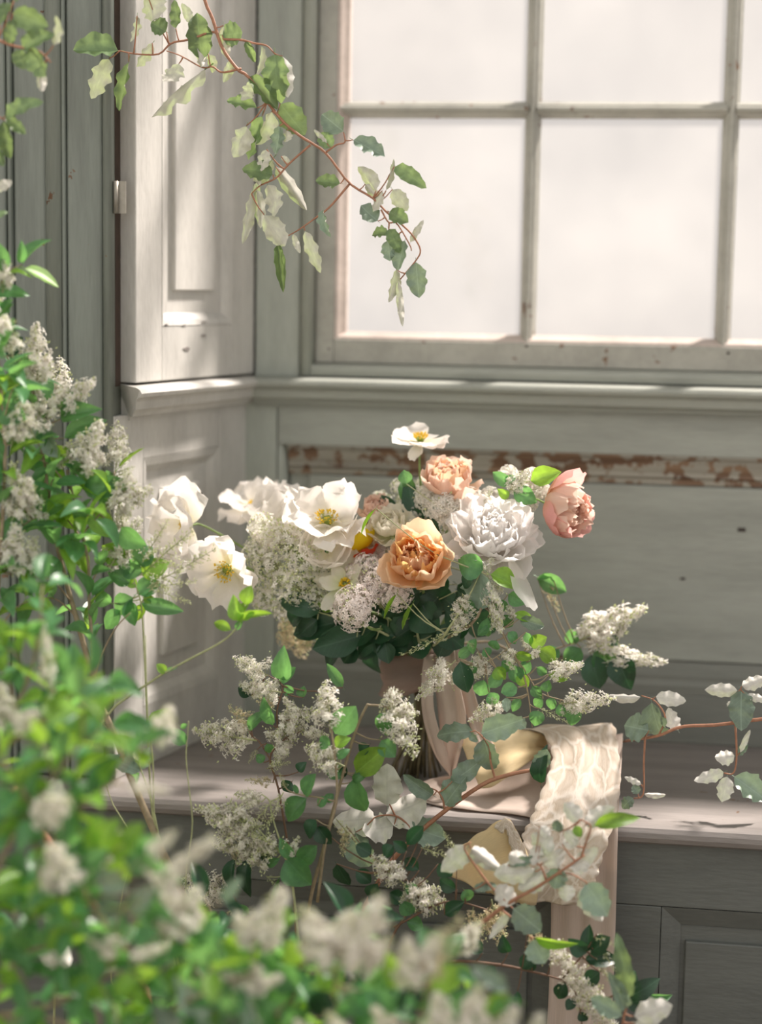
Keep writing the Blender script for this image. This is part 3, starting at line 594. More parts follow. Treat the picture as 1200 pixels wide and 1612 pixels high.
p.pans('520 1150 514 1078 p 1.15; 540 1205 486 1178 p 1.2; 450 1240 440 1218 b')
p.lfs('''527 1156 560 1112 38 g; 520 1176 503 1160 22 g; 528 1176 550 1160 20 g light; 532 1195 548 1178 14 g; 480 1254 496 1218 28 g; 483 1256 450 1292 34 g; 500 1268 516 1256 16 g; 512 1262 525 1250 14 g; 470 1250 462 1234 8 g; 498 1290 480 1318 24 g dark''')
p.done()
p = privet('privet sprig with broad flower heads facing left, beneath the reveal corner', -.50, 1200, bark=M_DBARK)
p.stem([(470, 1560), (462, 1400), (440, 1250), (425, 1195), (440, 1172), (452, 1160)], .0022, .001, ground=True); p.stem([(428, 1200), (410, 1170), (398, 1160)], .0012, .0008); p.stem([(440, 1172), (436, 1120), (445, 1080), (420, 1062)], .0012, .0008)
p.pans('''400 1165 312 1150 p .95; 430 1180 465 1135 p 1.1; 455 1165 430 1205 p .9; 440 1150 492 1120 p 1.2; 470 1130 448 1100 p 1; 418 1090 380 1078 p 1.15; 425 1065 372 1038 p .9; 395 1140 362 1112 t 1.3; 432 1118 398 1092 t 1; 430 1232 388 1228 t .9; 420 1210 455 1200 b; 445 1090 402 1082 p 1.2; 475 1150 515 1158 p 1; 405 1180 392 1200 b 1''')
p.lfs('''392 1150 414 1118 19 g; 430 1142 414 1098 20 g; 447 1072 445 1020 30 g; 440 1075 465 1050 20 g; 462 1092 448 1080 18 g; 478 1098 476 1080 18 g; 415 1200 405 1188 14 g; 395 1095 375 1082 20 g dark; 460 1230 445 1245 22 g dark; 540 1082 515 1045 17 g; 420 1170 428 1186 14 g; 470 1215 480 1200 16 g dark''')
p.done()
p = privet('privet sprig with budded white flower heads over the seat edge', -.56, 1300, bark=M_TWIG)
p.stem([(480, 1620), (470, 1480), (458, 1375), (445, 1345), (420, 1320), (400, 1300), (378, 1288)], .0022, .0009, ground=True); p.stem([(458, 1375), (430, 1290), (425, 1262), (412, 1250)], .0012, .0008)
p.pans('''445 1345 372 1286 b 1.3; 405 1300 315 1275 p .85; 412 1262 372 1250 p 1.1; 425 1265 398 1300 b 1.1; 445 1250 420 1300 b 1; 400 1330 340 1330 p 1; 430 1340 372 1362 p 1; 455 1350 470 1318 p .9; 420 1380 445 1400 b; 440 1330 398 1330 p 1.2; 412 1300 350 1310 p 1; 380 1350 350 1330 t 1''')
p.lfs('''450 1350 488 1395 46 g; 470 1358 498 1332 28 g; 462 1350 440 1322 20 g; 370 1350 360 1402 20 g dark; 392 1350 382 1412 26 g dark; 420 1362 440 1352 14 g; 440 1380 430 1430 10 g; 425 1345 410 1360 18 g dark''')
p.done()
p = privet('short privet sprig with one small flower head low in front of the seat', -.50, 1350, bark=M_DBARK)
p.stem([(400, 1640), (385, 1480), (372, 1420), (362, 1398)], .0018, .0008, ground=True)
p.pans('365 1405 288 1385 p .95; 375 1400 355 1375 t .8; 380 1425 355 1440 t .8')
p.lfs('''392 1440 372 1425 16 g; 380 1470 420 1450 22 g; 398 1450 420 1480 20 g dark''')
p.done()
p = privet('privet sprig with two fluffy white heads under the folded lace', -.55, 1400, bark=M_DBARK)
p.stem([(600, 1650), (610, 1500), (640, 1440), (660, 1415), (640, 1385), (618, 1372)], .0022, .0009, ground=True); p.stem([(620, 1460), (700, 1420), (760, 1430), (780, 1440)], .0014, .0009)
p.pans('''635 1390 590 1352 p 1.1; 665 1392 630 1420 p 1; 640 1395 698 1425 p 1.2; 655 1435 692 1400 p 1.2; 665 1335 712 1350 b 1; 720 1350 700 1312 b; 780 1432 740 1490 t 1.1; 775 1420 790 1490 t 1.2; 745 1430 735 1470 t; 545 1300 540 1345 t 1; 530 1290 560 1325 b 1; 700 1520 672 1490 b''')
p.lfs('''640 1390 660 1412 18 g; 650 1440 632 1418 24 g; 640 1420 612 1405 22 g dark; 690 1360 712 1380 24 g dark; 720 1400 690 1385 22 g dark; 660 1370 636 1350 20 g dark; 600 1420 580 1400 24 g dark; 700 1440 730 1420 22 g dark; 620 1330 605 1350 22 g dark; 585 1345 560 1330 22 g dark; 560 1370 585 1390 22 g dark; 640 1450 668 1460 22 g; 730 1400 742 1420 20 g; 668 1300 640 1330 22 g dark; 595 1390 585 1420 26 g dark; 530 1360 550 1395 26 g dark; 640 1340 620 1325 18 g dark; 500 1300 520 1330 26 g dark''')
p.done()
p = privet('dark-leaved privet spray with drooping white heads at the lower right', -.58, 1500, bark=M_DBARK)
p.stem([(640, 1560), (700, 1516), (780, 1518), (840, 1530), (885, 1542)], .0022, .0012); p.stem([(885, 1542), (905, 1560), (915, 1600), (918, 1640)], .001, .0007); p.stem([(885, 1542), (920, 1500), (940, 1470)], .0012, .0008); p.stem([(640, 1560), (560, 1700)], .0024, .0022, ground=False)
p.pans('''850 1482 900 1520 p 1.1; 830 1470 872 1512 t 1; 935 1475 972 1490 b 1.1; 890 1520 930 1565 p 1.15; 905 1545 955 1600 p 1.1; 920 1570 965 1610 p 1; 950 1500 970 1530 b .9; 700 1480 660 1530 t 1; 940 1510 960 1545 b''')
p.lfs('''925 1500 928 1455 20 g dark; 925 1500 895 1480 26 g dark; 930 1500 960 1475 28 g dark; 920 1510 975 1510 26 g dark; 890 1545 878 1575 22 g dark; 840 1530 830 1500 22 g dark; 905 1572 892 1590 16 g dark; 912 1592 925 1608 16 g dark; 780 1520 760 1545 20 g dark; 820 1525 845 1500 22 g dark; 985 1560 1000 1530 24 g dark; 990 1570 1035 1545 28 g dark; 985 1575 1020 1580 26 g dark; 1010 1565 1062 1570 14 g; 980 1560 965 1535 22 g; 760 1500 735 1480 22 g dark; 800 1500 790 1475 20 g dark; 870 1500 850 1480 20 g; 945 1530 920 1550 24 g dark; 700 1525 725 1550 24 g dark; 815 1560 818 1590 12 g dark''')
p.done()

# ============================================================ petals and flowers
PC = {}
def petal(L, Wd, bulge, curl, wrap, ruf, mat, seed, nu=10, nv=9, blunt=1.3):
    key = (L, Wd, bulge, curl, wrap, ruf, mat, seed)
    if key in PC: return PC[key]
    r = random.Random(str(key)); ph = r.uniform(0, 6); ph2 = r.uniform(0, 6); m = MB(); P = []
    for i in range(nu):
        u = i/(nu-1); pr = max(.10, sin(pi*min(1, (.05+u*.90))**blunt))**.6 if 0 < u else .2
        if u > .97: pr = .62
        for j in range(nv):
            v = -1+2*j/(nv-1); x = Wd/2*pr*v
            y = bulge*L*sin(pi*min(1, u*.95)) + curl*L*u**3 - wrap*Wd*v*v*pr + ruf*L*u*(sin(v*5+ph)*(.4+.6*abs(v))+.6*sin(u*9+ph2+v*3)*abs(v))
            z = L*u*(1-.10*v*v*(u > .5)) + ruf*L*.55*u*u*sin(v*6.5+ph2)
            y += ruf*L*.28*sin(u*17+v*11+ph)*u; P.append(Vector((x, y, z)))
    m.grid(P, nu, nv); me = m.mesh('petal', PM[mat], True); PC[key] = me; return me
def axM(pos, axis, roll=0):
    return Matrix.Translation(pos) @ axis.normalized().to_track_quat('Z', 'Y').to_matrix().to_4x4() @ Matrix.Rotation(roll, 4, 'Z')
TIE = W(668, 1048, -.27); FOOT = Vector((TIE.x-.01, -.245, .452))
def stem_to_tie(root, pos, axis, seed, mat=None, r=.0018):
    rd = random.Random(seed); o = Vector((rd.uniform(-.016, .016), rd.uniform(-.014, .014), 0))
    a = axis.normalized(); t = TIE+o
    e = FOOT+Vector((-o.x*2.2-.005, -o.y*2.0, 0))
    pts = catmull([pos, pos-a*.035+Vector((0, 0, -.01)), pos.lerp(t, .55)+Vector((0, .01, .01)), t, e], 22)
    m = MB(); m.tube(pts[:17], [r*.8]*6+[r]*11, 6); m.tube(pts[16:], r, 6, 1); m.build('stem', [mat or M_STEM, M_OLDSTEM], root, True)
def flower(name, label, cat, px, py, y, axis, layers, seed, group=None, roll=0, centre=None, stem=True, r0=.004, extra=()):
    """layers: (count, L, W, tilt deg, material, bulge, curl, wrap, ruffle[, base height])"""
    rd = random.Random(seed); pos = W(px, py, y); axis = Vector(axis).normalized()
    root = empty(name, pos, label, cat, group); A = axM(pos, axis, roll)
    for li, ly in enumerate(layers):
        cnt, L, Wd, tilt, mat, bu, cu, wr, ru = ly[:9]; bz = ly[9] if len(ly) > 9 else 0
        for k in range(cnt):
            phi = 2*pi*k/cnt+li*.63+rd.uniform(-.18, .18); tl = radians(tilt+rd.uniform(-8, 8)); s = rd.uniform(.88, 1.1)
            M = A @ Matrix.Rotation(phi, 4, 'Z') @ Matrix.Translation((0, r0 if li == 0 else r0*.6, bz)) @ Matrix.Rotation(-tl, 4, 'X') @ Matrix.Scale(s, 4)
            link('petal', petal(L, Wd, bu, cu, wr, ru, mat, (k*7+li) % 4), root, M)
    for (phi, tilt, L, Wd, mat, bu, cu, wr, ru) in extra:
        M = A @ Matrix.Rotation(phi, 4, 'Z') @ Matrix.Rotation(-radians(tilt), 4, 'X'); link('petal', petal(L, Wd, bu, cu, wr, ru, mat, 9), root, M)
    if centre:
        m = MB(); R = centre
        for k in range(70):
            a = rd.uniform(0, 6.28); q = rd.uniform(.25, 1); d = Vector((cos(a)*q*.8, sin(a)*q*.8, 1)).normalized()*R*rd.uniform(.8, 1.1); o = Vector((cos(a), sin(a), 0))*.002
            m.tube([o, o+d], [.00025, .0002], 3, 1, False); bud(m, o+d, d, .0030, 0)
        m.v = [tuple(A @ Vector(v)) for v in m.v]; m.build('stamens', [M_ANTH, M_PIST], root)['kind'] = 'stuff'
        m = MB(); m.tube([A @ Vector((0, 0, z)) for z in (0, R*.35, R*.6, R*.62)], [R*.14, R*.26, R*.24, R*.02], 10); m.build('seed_pod', M_PIST, root, True)
    if stem: stem_to_tie(root, pos, axis, seed)
    return root
R_, T_, U_ = Vector((1, 0, 0)), Vector((0, -1, 0)), Vector((0, 0, 1))   # right, towards the room, up
def ax(r, t, u): return R_*r+T_*t+U_*u
def tulip_layers(s, out, mid, inn, open_=0):
    return [(3, .043*s, .044*s, 54+open_, out, .18, .02, .22, .06), (3, .043*s, .042*s, 42+open_, out, .2, -.04, .25, .06), (7, .042*s, .029*s, 38+open_*.8, mid, .22, -.10, .3, .08, .001), (8, .038*s, .025*s, 29+open_*.6, inn, .22, -.12, .3, .10, .002),
            (8, .033*s, .021*s, 19+open_*.4, mid, .2, -.1, .3, .12, .003), (7, .029*s, .019*s, 9, inn, .15, -.1, .3, .14, .004), (4, .026*s, .016*s, 2, mid, .15, -.1, .3, .14, .005)]
def poppy_layers(s, t1=62, t2=48): return [(2, .046*s, .066*s, t1, 'poppy', .14, .10, .16, .17), (3, .045*s, .060*s, t2, 'poppy', .16, .06, .18, .17, .001)]
GT = None
flower('tulip', 'open orange-centred peach double tulip facing the camera at the front of the bouquet', 'tulip', 660, 893, -.385, ax(-.06, .84, .55), tulip_layers(1.22, 'peach', 'peach', 'orange', 4), 11)
flower('tulip', 'pale peach double tulip standing at the top of the bouquet', 'tulip', 706, 778, -.29, ax(.05, .42, .9), tulip_layers(1.15, 'blush', 'blush', 'peach', -4), 12)
flower('tulip', 'rosy peach double tulip leaning out to the right of the bouquet', 'tulip', 862, 792, -.31, ax(.86, .55, -.10), tulip_layers(1.36, 'rosy', 'blush', 'blush', -10), 13)
flower('poppy', 'cream poppy furthest left, turned sideways against the reveal', 'poppy', 300, 826, -.33, ax(-.66, .75, .0), poppy_layers(1.2, 70, 44), 21, centre=.012)
flower('poppy', 'cream poppy with a yellow centre hanging open beside the reveal', 'poppy', 362, 893, -.38, ax(-.25, .88, -.18), poppy_layers(1.2, 62, 40), 22, centre=.019, roll=.4)
flower('poppy', 'large white poppy with yellow stamens opening upward, upper left of the bouquet', 'poppy', 517, 826, -.34, ax(.0, .62, .75), poppy_layers(1.22, 66, 50), 23, centre=.021, roll=.8)
flower('poppy', 'white poppy standing highest, seen from the side above the bouquet', 'poppy', 662, 697, -.26, ax(.02, .22, 1), [(3, .036, .056, 74, 'poppy', .1, .15, .12, .08), (2, .036, .054, 64, 'poppy', .14, .1, .16, .08, .001)], 24, centre=.012, extra=((2.7, 118, .030, .020, 'poppy', .1, .1, .1, .05),))
flower('poppy', 'shaded cream poppy at the back left of the bouquet by the wall', 'poppy', 402, 800, -.20, ax(-.15, .35, .9), poppy_layers(1.05, 66, 48), 25, centre=.010)
flower('poppy', 'cream poppy half hidden behind the green buds left of the large white poppy', 'poppy', 462, 838, -.30, ax(-.3, .5, .8), poppy_layers(1.15, 60, 44), 26)
flower('poppy', 'cream poppy glimpsed behind the shaded bud cluster at the upper left', 'poppy', 432, 812, -.26, ax(-.2, .5, .85), poppy_layers(.95, 60, 44), 29)
flower('poppy', 'creamy cupped poppy hanging below the large white poppy', 'poppy', 515, 868, -.345, ax(.05, .75, .45), [(3, .040, .050, 50, 'poppy', .2, .0, .25, .04), (3, .038, .046, 34, 'poppy', .22, -.05, .28, .04)], 27)
flower('poppy', 'small orange-red poppy with a bright yellow heart in the middle of the bouquet', 'poppy', 563, 872, -.32, ax(-.1, .35, .95), [(3, .042, .040, 60, 'red', .2, .0, .2, .05), (4, .036, .038, 34, 'yellow', .2, -.05, .2, .06, .006)], 28)
peo = flower('peony', 'large white ruffled peony on the right side of the bouquet', 'peony', 775, 862, -.345, ax(.14, .66, .78),
       [(7, .070, .060, 76, 'peony', .12, .02, .15, .05), (9, .064, .046, 62, 'peony', .14, .0, .16, .06, .002), (10, .058, .040, 50, 'peony', .16, -.04, .18, .07, .005), (10, .052, .034, 38, 'peony', .18, -.05, .2, .08, .008),
        (9, .047, .030, 26, 'peony', .18, -.06, .2, .09, .011), (8, .041, .028, 14, 'peony', .15, -.06, .2, .10, .013), (5, .036, .024, 3, 'peony', .12, -.05, .2, .1, .014)], 31)
m_ = flower('guard', None, None, 800, 880, -.385, ax(.42, .25, -.87), [(1, .075, .050, 4, 'peony', .04, .05, .08, .02)], 32, stem=False)
for c_ in list(m_.children):
    mw = c_.matrix_basis.copy(); c_.parent = peo; c_.matrix_parent_inverse = Matrix.Translation(-peo.location); c_.matrix_basis = mw
bpy.data.objects.remove(m_)
flower('ranunculus', 'white ranunculus with green flushes between the poppies and the front tulip', 'ranunculus', 618, 838, -.32, ax(-.1, .6, .75), [(6, .034, .034, 62, 'cream', .2, -.02, .25, .08), (7, .031, .028, 42, 'cream', .22, -.08, .28, .1, .002), (6, .027, .024, 22, 'cream', .2, -.1, .3, .12, .004), (4, .022, .02, 6, 'cream', .2, -.1, .3, .12, .006)], 33)
flower('hellebore', 'pale green hellebore with pointed petals low in the centre of the bouquet', 'hellebore', 545, 922, -.365, ax(-.15, .75, .55), [(5, .042, .028, 74, 'cream', .1, .12, .08, .06), (5, .030, .020, 50, 'cream', .1, .1, .1, .08, .003)], 34, centre=.008)
flower('rose', 'blush garden rose peeping out beside the yellow-hearted poppy', 'rose', 592, 812, -.29, ax(.05, .5, .85), tulip_layers(.62, 'blush', 'blush', 'blush'), 35)
# rounded flower heads of many florets
def umbel_mesh(seed, mats, n=110, fl=.105, openness=.9, dome=.1):
    r = random.Random(seed); m = MB()
    for k in range(n):
        z = 1-(k+.5)/n*(1-dome)*1.25; z = max(-.3, z); a = k*2.39996; q = math.sqrt(max(0, 1-z*z)); d = Vector((cos(a)*q, z, sin(a)*q)); c = d*r.choice((.62, .8, .92, 1.03))
        if k % 3 == 0: m.tube([(0, -.6, 0), c*.5, c], [.012, .009, .006], 3, 2, False)
        if r.random() < openness: floret(m, c, d+Vector((r.uniform(-.3, .3),)*3), fl*1.35*r.uniform(.8, 1.15), 0, 5, r.random())
        else: bud(m, c, d, fl, 1)
    return m.mesh('flower_head', mats)
UM = {'w': [umbel_mesh(i, [M_PINKFLO, M_BUD, M_TWIG], 230, .12) for i in range(2)], 'g': [umbel_mesh(5+i, [M_FLO, M_BUD, M_TWIG], 170, .125, .5) for i in range(2)], 't': [umbel_mesh(9, [M_TANFLO, M_BUD, M_TWIG], 150, .12, .7)], 'c': [umbel_mesh(12, [M_FLO, M_BUD, M_TWIG], 190, .14, .95)]}
def umbel(label, heads, y, kind, seed, name='viburnum', group=None):
    root = None
    for i, (px, py, rp, *dy) in enumerate(heads):
        yy = y+(dy[0] if dy else 0); pos = W(px, py, yy)
        if root is None: root = empty(name, pos, label, name.replace('_', ' '), group); p0 = pos
        R = rp*px2m(yy); d = (pos-TIE).normalized()+T_*.7; q = d.normalized().to_track_quat('Y', 'Z').to_matrix().to_4x4()
        M = Matrix.Translation(pos) @ q @ Matrix.Rotation(seed+i, 4, 'Y') @ Matrix.Scale(R, 4); ms = UM[kind]; link('flower_head', ms[i % len(ms)], root, M)
        if i: m = MB(); m.tube(catmull([pos-d*R*.3, pos.lerp(TIE, .3), p0.lerp(TIE, .45)], 6), .0009, 5); m.build('side_stalk', M_TWIG, root)
    stem_to_tie(root, p0, (p0-TIE), seed)
umbel('rounded blush-white viburnum head hanging lowest at the front of the bouquet', [(560, 958, 38), (583, 932, 24, .02)], -.40, 'w', 41)
umbel('white viburnum head just left of the front tulip', [(598, 915, 30), (625, 938, 26, -.01), (578, 893, 24, .02), (560, 905, 20, .02)], -.375, 'w', 42)
umbel('white lilac cluster above and left of the peony', [(700, 800, 34), (672, 786, 22, .01), (738, 795, 28, .01), (652, 812, 20, .02), (716, 825, 26, 0)], -.31, 'c', 43, 'lilac')
umbel('greenish white cluster of open buds in the left of the bouquet', [(450, 848, 36), (415, 832, 26, .01), (480, 880, 34, -.01), (432, 890, 32, 0), (470, 925, 30, 0), (505, 905, 24, .01), (405, 870, 24, .01), (500, 940, 22, 0)], -.345, 'g', 44)
umbel('green and white bud cluster at the lower left edge of the bouquet', [(395, 915, 26), (372, 935, 22, .01), (420, 945, 26, 0), (452, 958, 24, .01), (440, 915, 26, 0)], -.33, 'g', 45)
umbel('tan dried-looking cluster in shade under the left of the bouquet', [(468, 985, 30), (480, 1015, 22, .01), (455, 1002, 20, .01)], -.27, 't', 46)
umbel('pale cluster behind the tulips on top of the bouquet', [(645, 790, 22), (632, 770, 18, .01), (600, 790, 18, .02), (668, 765, 16, .01)], -.25, 'g', 47)
umbel('small white cluster tucked behind the rosy tulip', [(818, 765, 22), (800, 748, 16, .01), (838, 752, 16, .01), (830, 790, 18, .01), (852, 775, 16, .01), (772, 782, 16, .01)], -.29, 'c', 48, 'lilac')
umbel('creamy cluster filling the gap under the large white poppy', [(540, 880, 22), (600, 862, 20, .01), (612, 880, 20, 0), (575, 850, 16, .02), (640, 848, 18, .01)], -.325, 'w', 49)
# foliage tied into the bouquet
def bq(label, y, seed, pts, **k):
    p = Plant(k.get('name', 'foliage_stem'), label, 'foliage', y, seed, k.get('bark', M_TWIG), None, k.get('leaf', 'dark')); p.open(TIE)
    P = [FOOT+Vector((random.Random(seed).uniform(-.03, .03), random.Random(seed+1).uniform(-.02, .02), 0)), TIE+Vector((random.Random(seed).uniform(-.012, .012), 0, 0))]+[p.P(q) for q in pts]
    p.mb.tube(catmull(P, 24), [.0018]*12+[.0018-.0012*i/12 for i in range(13)], 6); p.paths.append(catmull(P[1:], 20)); return p
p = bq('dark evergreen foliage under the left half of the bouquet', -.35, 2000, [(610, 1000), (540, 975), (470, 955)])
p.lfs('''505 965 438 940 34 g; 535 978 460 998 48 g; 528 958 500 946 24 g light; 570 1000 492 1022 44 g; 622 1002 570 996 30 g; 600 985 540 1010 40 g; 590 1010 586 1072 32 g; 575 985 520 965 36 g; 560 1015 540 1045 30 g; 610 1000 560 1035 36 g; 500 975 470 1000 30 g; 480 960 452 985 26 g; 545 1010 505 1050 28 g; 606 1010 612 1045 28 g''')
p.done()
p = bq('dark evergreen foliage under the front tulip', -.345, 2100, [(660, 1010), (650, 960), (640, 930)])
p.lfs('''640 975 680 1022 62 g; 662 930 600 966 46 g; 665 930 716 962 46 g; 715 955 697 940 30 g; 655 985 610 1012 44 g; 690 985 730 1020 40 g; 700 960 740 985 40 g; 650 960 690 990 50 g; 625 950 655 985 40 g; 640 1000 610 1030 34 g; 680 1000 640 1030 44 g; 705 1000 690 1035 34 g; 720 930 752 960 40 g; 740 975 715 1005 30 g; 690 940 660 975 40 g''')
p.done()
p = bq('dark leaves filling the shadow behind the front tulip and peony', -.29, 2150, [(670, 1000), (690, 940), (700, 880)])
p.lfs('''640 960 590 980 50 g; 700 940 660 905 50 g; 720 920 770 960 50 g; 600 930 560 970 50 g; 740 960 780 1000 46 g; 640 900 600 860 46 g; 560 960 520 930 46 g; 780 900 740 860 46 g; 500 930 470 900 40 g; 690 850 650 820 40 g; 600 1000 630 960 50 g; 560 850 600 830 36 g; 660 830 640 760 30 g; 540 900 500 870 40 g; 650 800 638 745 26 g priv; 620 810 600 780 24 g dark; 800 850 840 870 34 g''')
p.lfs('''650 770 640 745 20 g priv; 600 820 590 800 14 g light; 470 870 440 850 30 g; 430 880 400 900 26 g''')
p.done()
p = bq('glossy privet twig with round leaves and flowers between peony and rosy tulip', -.33, 2200, [(720, 960), (760, 880), (795, 800), (805, 762)], leaf='priv')
p.lfs('''835 757 882 742 28 g light; 803 765 776 743 18 g priv; 808 772 845 790 26 g priv; 800 785 785 770 14 g light; 795 760 812 748 12 g priv; 640 762 636 740 20 g priv''')
p.pans('800 775 832 742 P 1; 760 800 772 775 p 1.2; 845 770 862 756 p 1')
p.done()
p = bq('privet twig with a large pale leaf and hanging flower under the peony', -.41, 2300, [(700, 1000), (735, 945), (757, 900)], leaf='priv')
p.lfs('''762 898 720 884 38 g priv; 757 900 757 957 52 g silv; 625 935 603 974 6 g light; 650 950 632 992 7 g light; 592 800 566 842 5 g light; 772 904 816 922 30 g light; 745 905 726 925 20 g dark; 750 960 722 950 20 g''')
p.pans('768 905 788 990 P .62; 760 900 775 880 p 1.2; 735 945 718 995 p 1.1; 728 935 735 960 p 1')
p.done()
p = bq('privet branch cascading down the right side of the bouquet to the lace', -.40, 2400, [(740, 985), (762, 955), (785, 985), (803, 1020), (822, 1055), (832, 1095), (838, 1145)], leaf='priv', bark=M_BARK)
p.stem([(806, 1025), (830, 1060), (850, 1090), (885, 1102), (900, 1108)], .0011, .0007); p.stem([(803, 1020), (780, 1035), (765, 1045)], .0009, .0006)
p.lfs('''800 936 828 950 22 g; 768 972 765 1006 19 g; 788 968 807 990 21 g; 808 967 841 976 15 g light; 818 974 857 986 19 g silv; 833 1016 861 1003 21 g light; 848 1022 877 1040 25 g light; 812 1030 841 1036 14 g light; 782 1008 774 1024 18 g; 762 1020 770 1034 16 g; 808 1047 816 1076 23 g; 815 1082 789 1090 21 g; 797 1098 798 1121 13 g silv
862 1090 862 1071 18 g; 872 1098 865 1118 16 g; 864 1063 894 1070 16 g light; 725 1040 736 1092 30 g dark; 722 1036 743 1018 15 g; 905 1112 900 1143 22 g; 880 1108 890 1130 15 g; 848 1118 842 1142 22 g; 762 1070 755 1096 24 g; 780 1050 795 1070 22 g light; 790 1062 770 1082 20 g; 820 1100 806 1120 14 g; 838 1080 852 1100 16 g; 800 995 815 1012 16 g; 828 995 838 1015 14 g; 750 1005 742 1030 16 g; 770 985 752 1000 16 g; 835 1040 822 1062 18 g; 845 1050 862 1062 14 g; 780 945 800 962 18 g; 810 1130 828 1146 18 g silv; 790 1040 806 1056 20 g; 815 1060 832 1082 18 g light; 770 1090 782 1110 20 g; 855 1100 840 1112 16 g; 750 1060 738 1040 16 g''')
p.pans('798 1018 806 1052 p 1.2; 772 1038 728 1068 p .95; 715 1042 662 1096 p .75; 735 985 640 1028 b .45; 792 1103 744 1134 p .9; 862 1062 915 1046 P .8; 885 1108 962 1100 p .7; 850 1115 900 1140 b .6; 835 1022 822 1005 p 1.2; 790 960 775 990 p; 750 1020 735 1010 b 1; 810 975 800 955 p 1.1; 880 1105 925 1118 p .8; 838 1035 850 1018 p 1; 755 1030 765 1055 p 1')
p.done()
p = bq('privet branch reaching low behind the lace towards the right', -.24, 2500, [(760, 1010), (830, 1035), (880, 1020), (925, 1005)], leaf='priv', bark=M_BARK)
p.lfs('''943 1012 968 1066 36 g; 905 1015 898 990 22 g; 930 1030 945 1085 40 g dark; 970 1030 992 1085 40 g dark; 915 1020 890 1050 30 g; 880 1020 860 1040 24 g; 950 1000 972 1020 24 g dark; 870 905 845 912 10 g; 846 908 893 932 27 g''')
p.pans('905 1012 1010 958 P .75; 935 1028 1042 1042 P .5; 930 1010 985 985 p 1; 860 920 880 960 t 1')
p.done()
# ============================================================ ribbons
def clothmat(name, col, col2=None, lace=False, tw=.3, rough=.75):
    m, n, l, p = newmat(name); out = n['Material Output']; g = N(n, 'NewGeometry'); tc_ = N(n, 'UVMap')
    mp = N(n, 'Mapping'); mp.inputs['Scale'].default_value = (220, 12, 1); l.new(tc_.outputs[0], mp.inputs[0]); nz = N(n, 'TexNoise', Scale=1.0, Detail=3); l.new(mp.outputs[0], nz.inputs['Vector'])
    big = N(n, 'TexNoise', Scale=9, Detail=2); l.new(g.outputs['Position'], big.inputs['Vector'])
    r = ramp(n, [(.35, col), (.65, col2 or col)]); l.new(big.outputs['Fac'], r.inputs['Fac'])
    mul = N(n, 'MixRGB', blend_type='MULTIPLY'); mul.inputs['Fac'].default_value = .35; rr = ramp(n, [(.3, (.6, .6, .6)), (.7, (1.1, 1.1, 1.1))]); l.new(nz.outputs['Fac'], rr.inputs['Fac']); l.new(r.outputs[0], mul.inputs['Color1']); l.new(rr.outputs[0], mul.inputs['Color2'])
    h = nz.outputs['Fac']; cso = mul.outputs[0]
    if lace:
        mp2 = N(n, 'Mapping'); mp2.inputs['Scale'].default_value = (7, 13, 1); l.new(tc_.outputs[0], mp2.inputs[0])
        wn_ = N(n, 'TexNoise', Scale=1.6, Detail=2); l.new(mp2.outputs[0], wn_.inputs['Vector']); mxx = N(n, 'MixRGB'); mxx.inputs['Fac'].default_value = .35; l.new(mp2.outputs[0], mxx.inputs['Color1']); l.new(wn_.outputs['Color'], mxx.inputs['Color2'])
        vo = N(n, 'TexVoronoi', feature='DISTANCE_TO_EDGE', Scale=1.0); l.new(mxx.outputs[0], vo.inputs['Vector']); r4 = ramp(n, [(.02, (1, 1, 1)), (.12, (0, 0, 0)), (.3, (.5, .5, .5)), (.42, (0, 0, 0))]); l.new(vo.outputs['Distance'], r4.inputs['Fac'])
        m2 = N(n, 'MixRGB'); l.new(r4.outputs[0], m2.inputs['Fac']); l.new(mul.outputs[0], m2.inputs['Color1']); m2.inputs['Color2'].default_value = (.86, .78, .69, 1); cso = m2.outputs[0]
        ad = N(n, 'Math', operation='ADD'); l.new(r4.outputs[0], ad.inputs[0]); l.new(nz.outputs['Fac'], ad.inputs[1]); h = ad.outputs[0]
    l.new(cso, p.inputs['Base Color']); p.inputs['Roughness'].default_value = rough
    bp = N(n, 'Bump', Strength=.5, Distance=.0012 if lace else .0006); l.new(h, bp.inputs['Height']); l.new(bp.outputs[0], p.inputs['Normal'])
    tl = N(n, 'BsdfTranslucent'); l.new(cso, tl.inputs['Color']); ms = N(n, 'MixShader'); ms.inputs[0].default_value = tw; l.new(p.outputs[0], ms.inputs[1]); l.new(tl.outputs[0], ms.inputs[2]); l.new(ms.outputs[0], out.inputs['Surface']); return m
SILK = clothmat('raw_silk', (.62, .50, .42), (.74, .62, .54)); OCHRE = clothmat('ochre_silk', (.74, .58, .32), (.82, .68, .44)); LACE = clothmat('ivory_lace', (.68, .56, .43), (.76, .66, .55), True, .25); BAND = clothmat('taupe_silk', (.32, .23, .19), (.46, .35, .30))
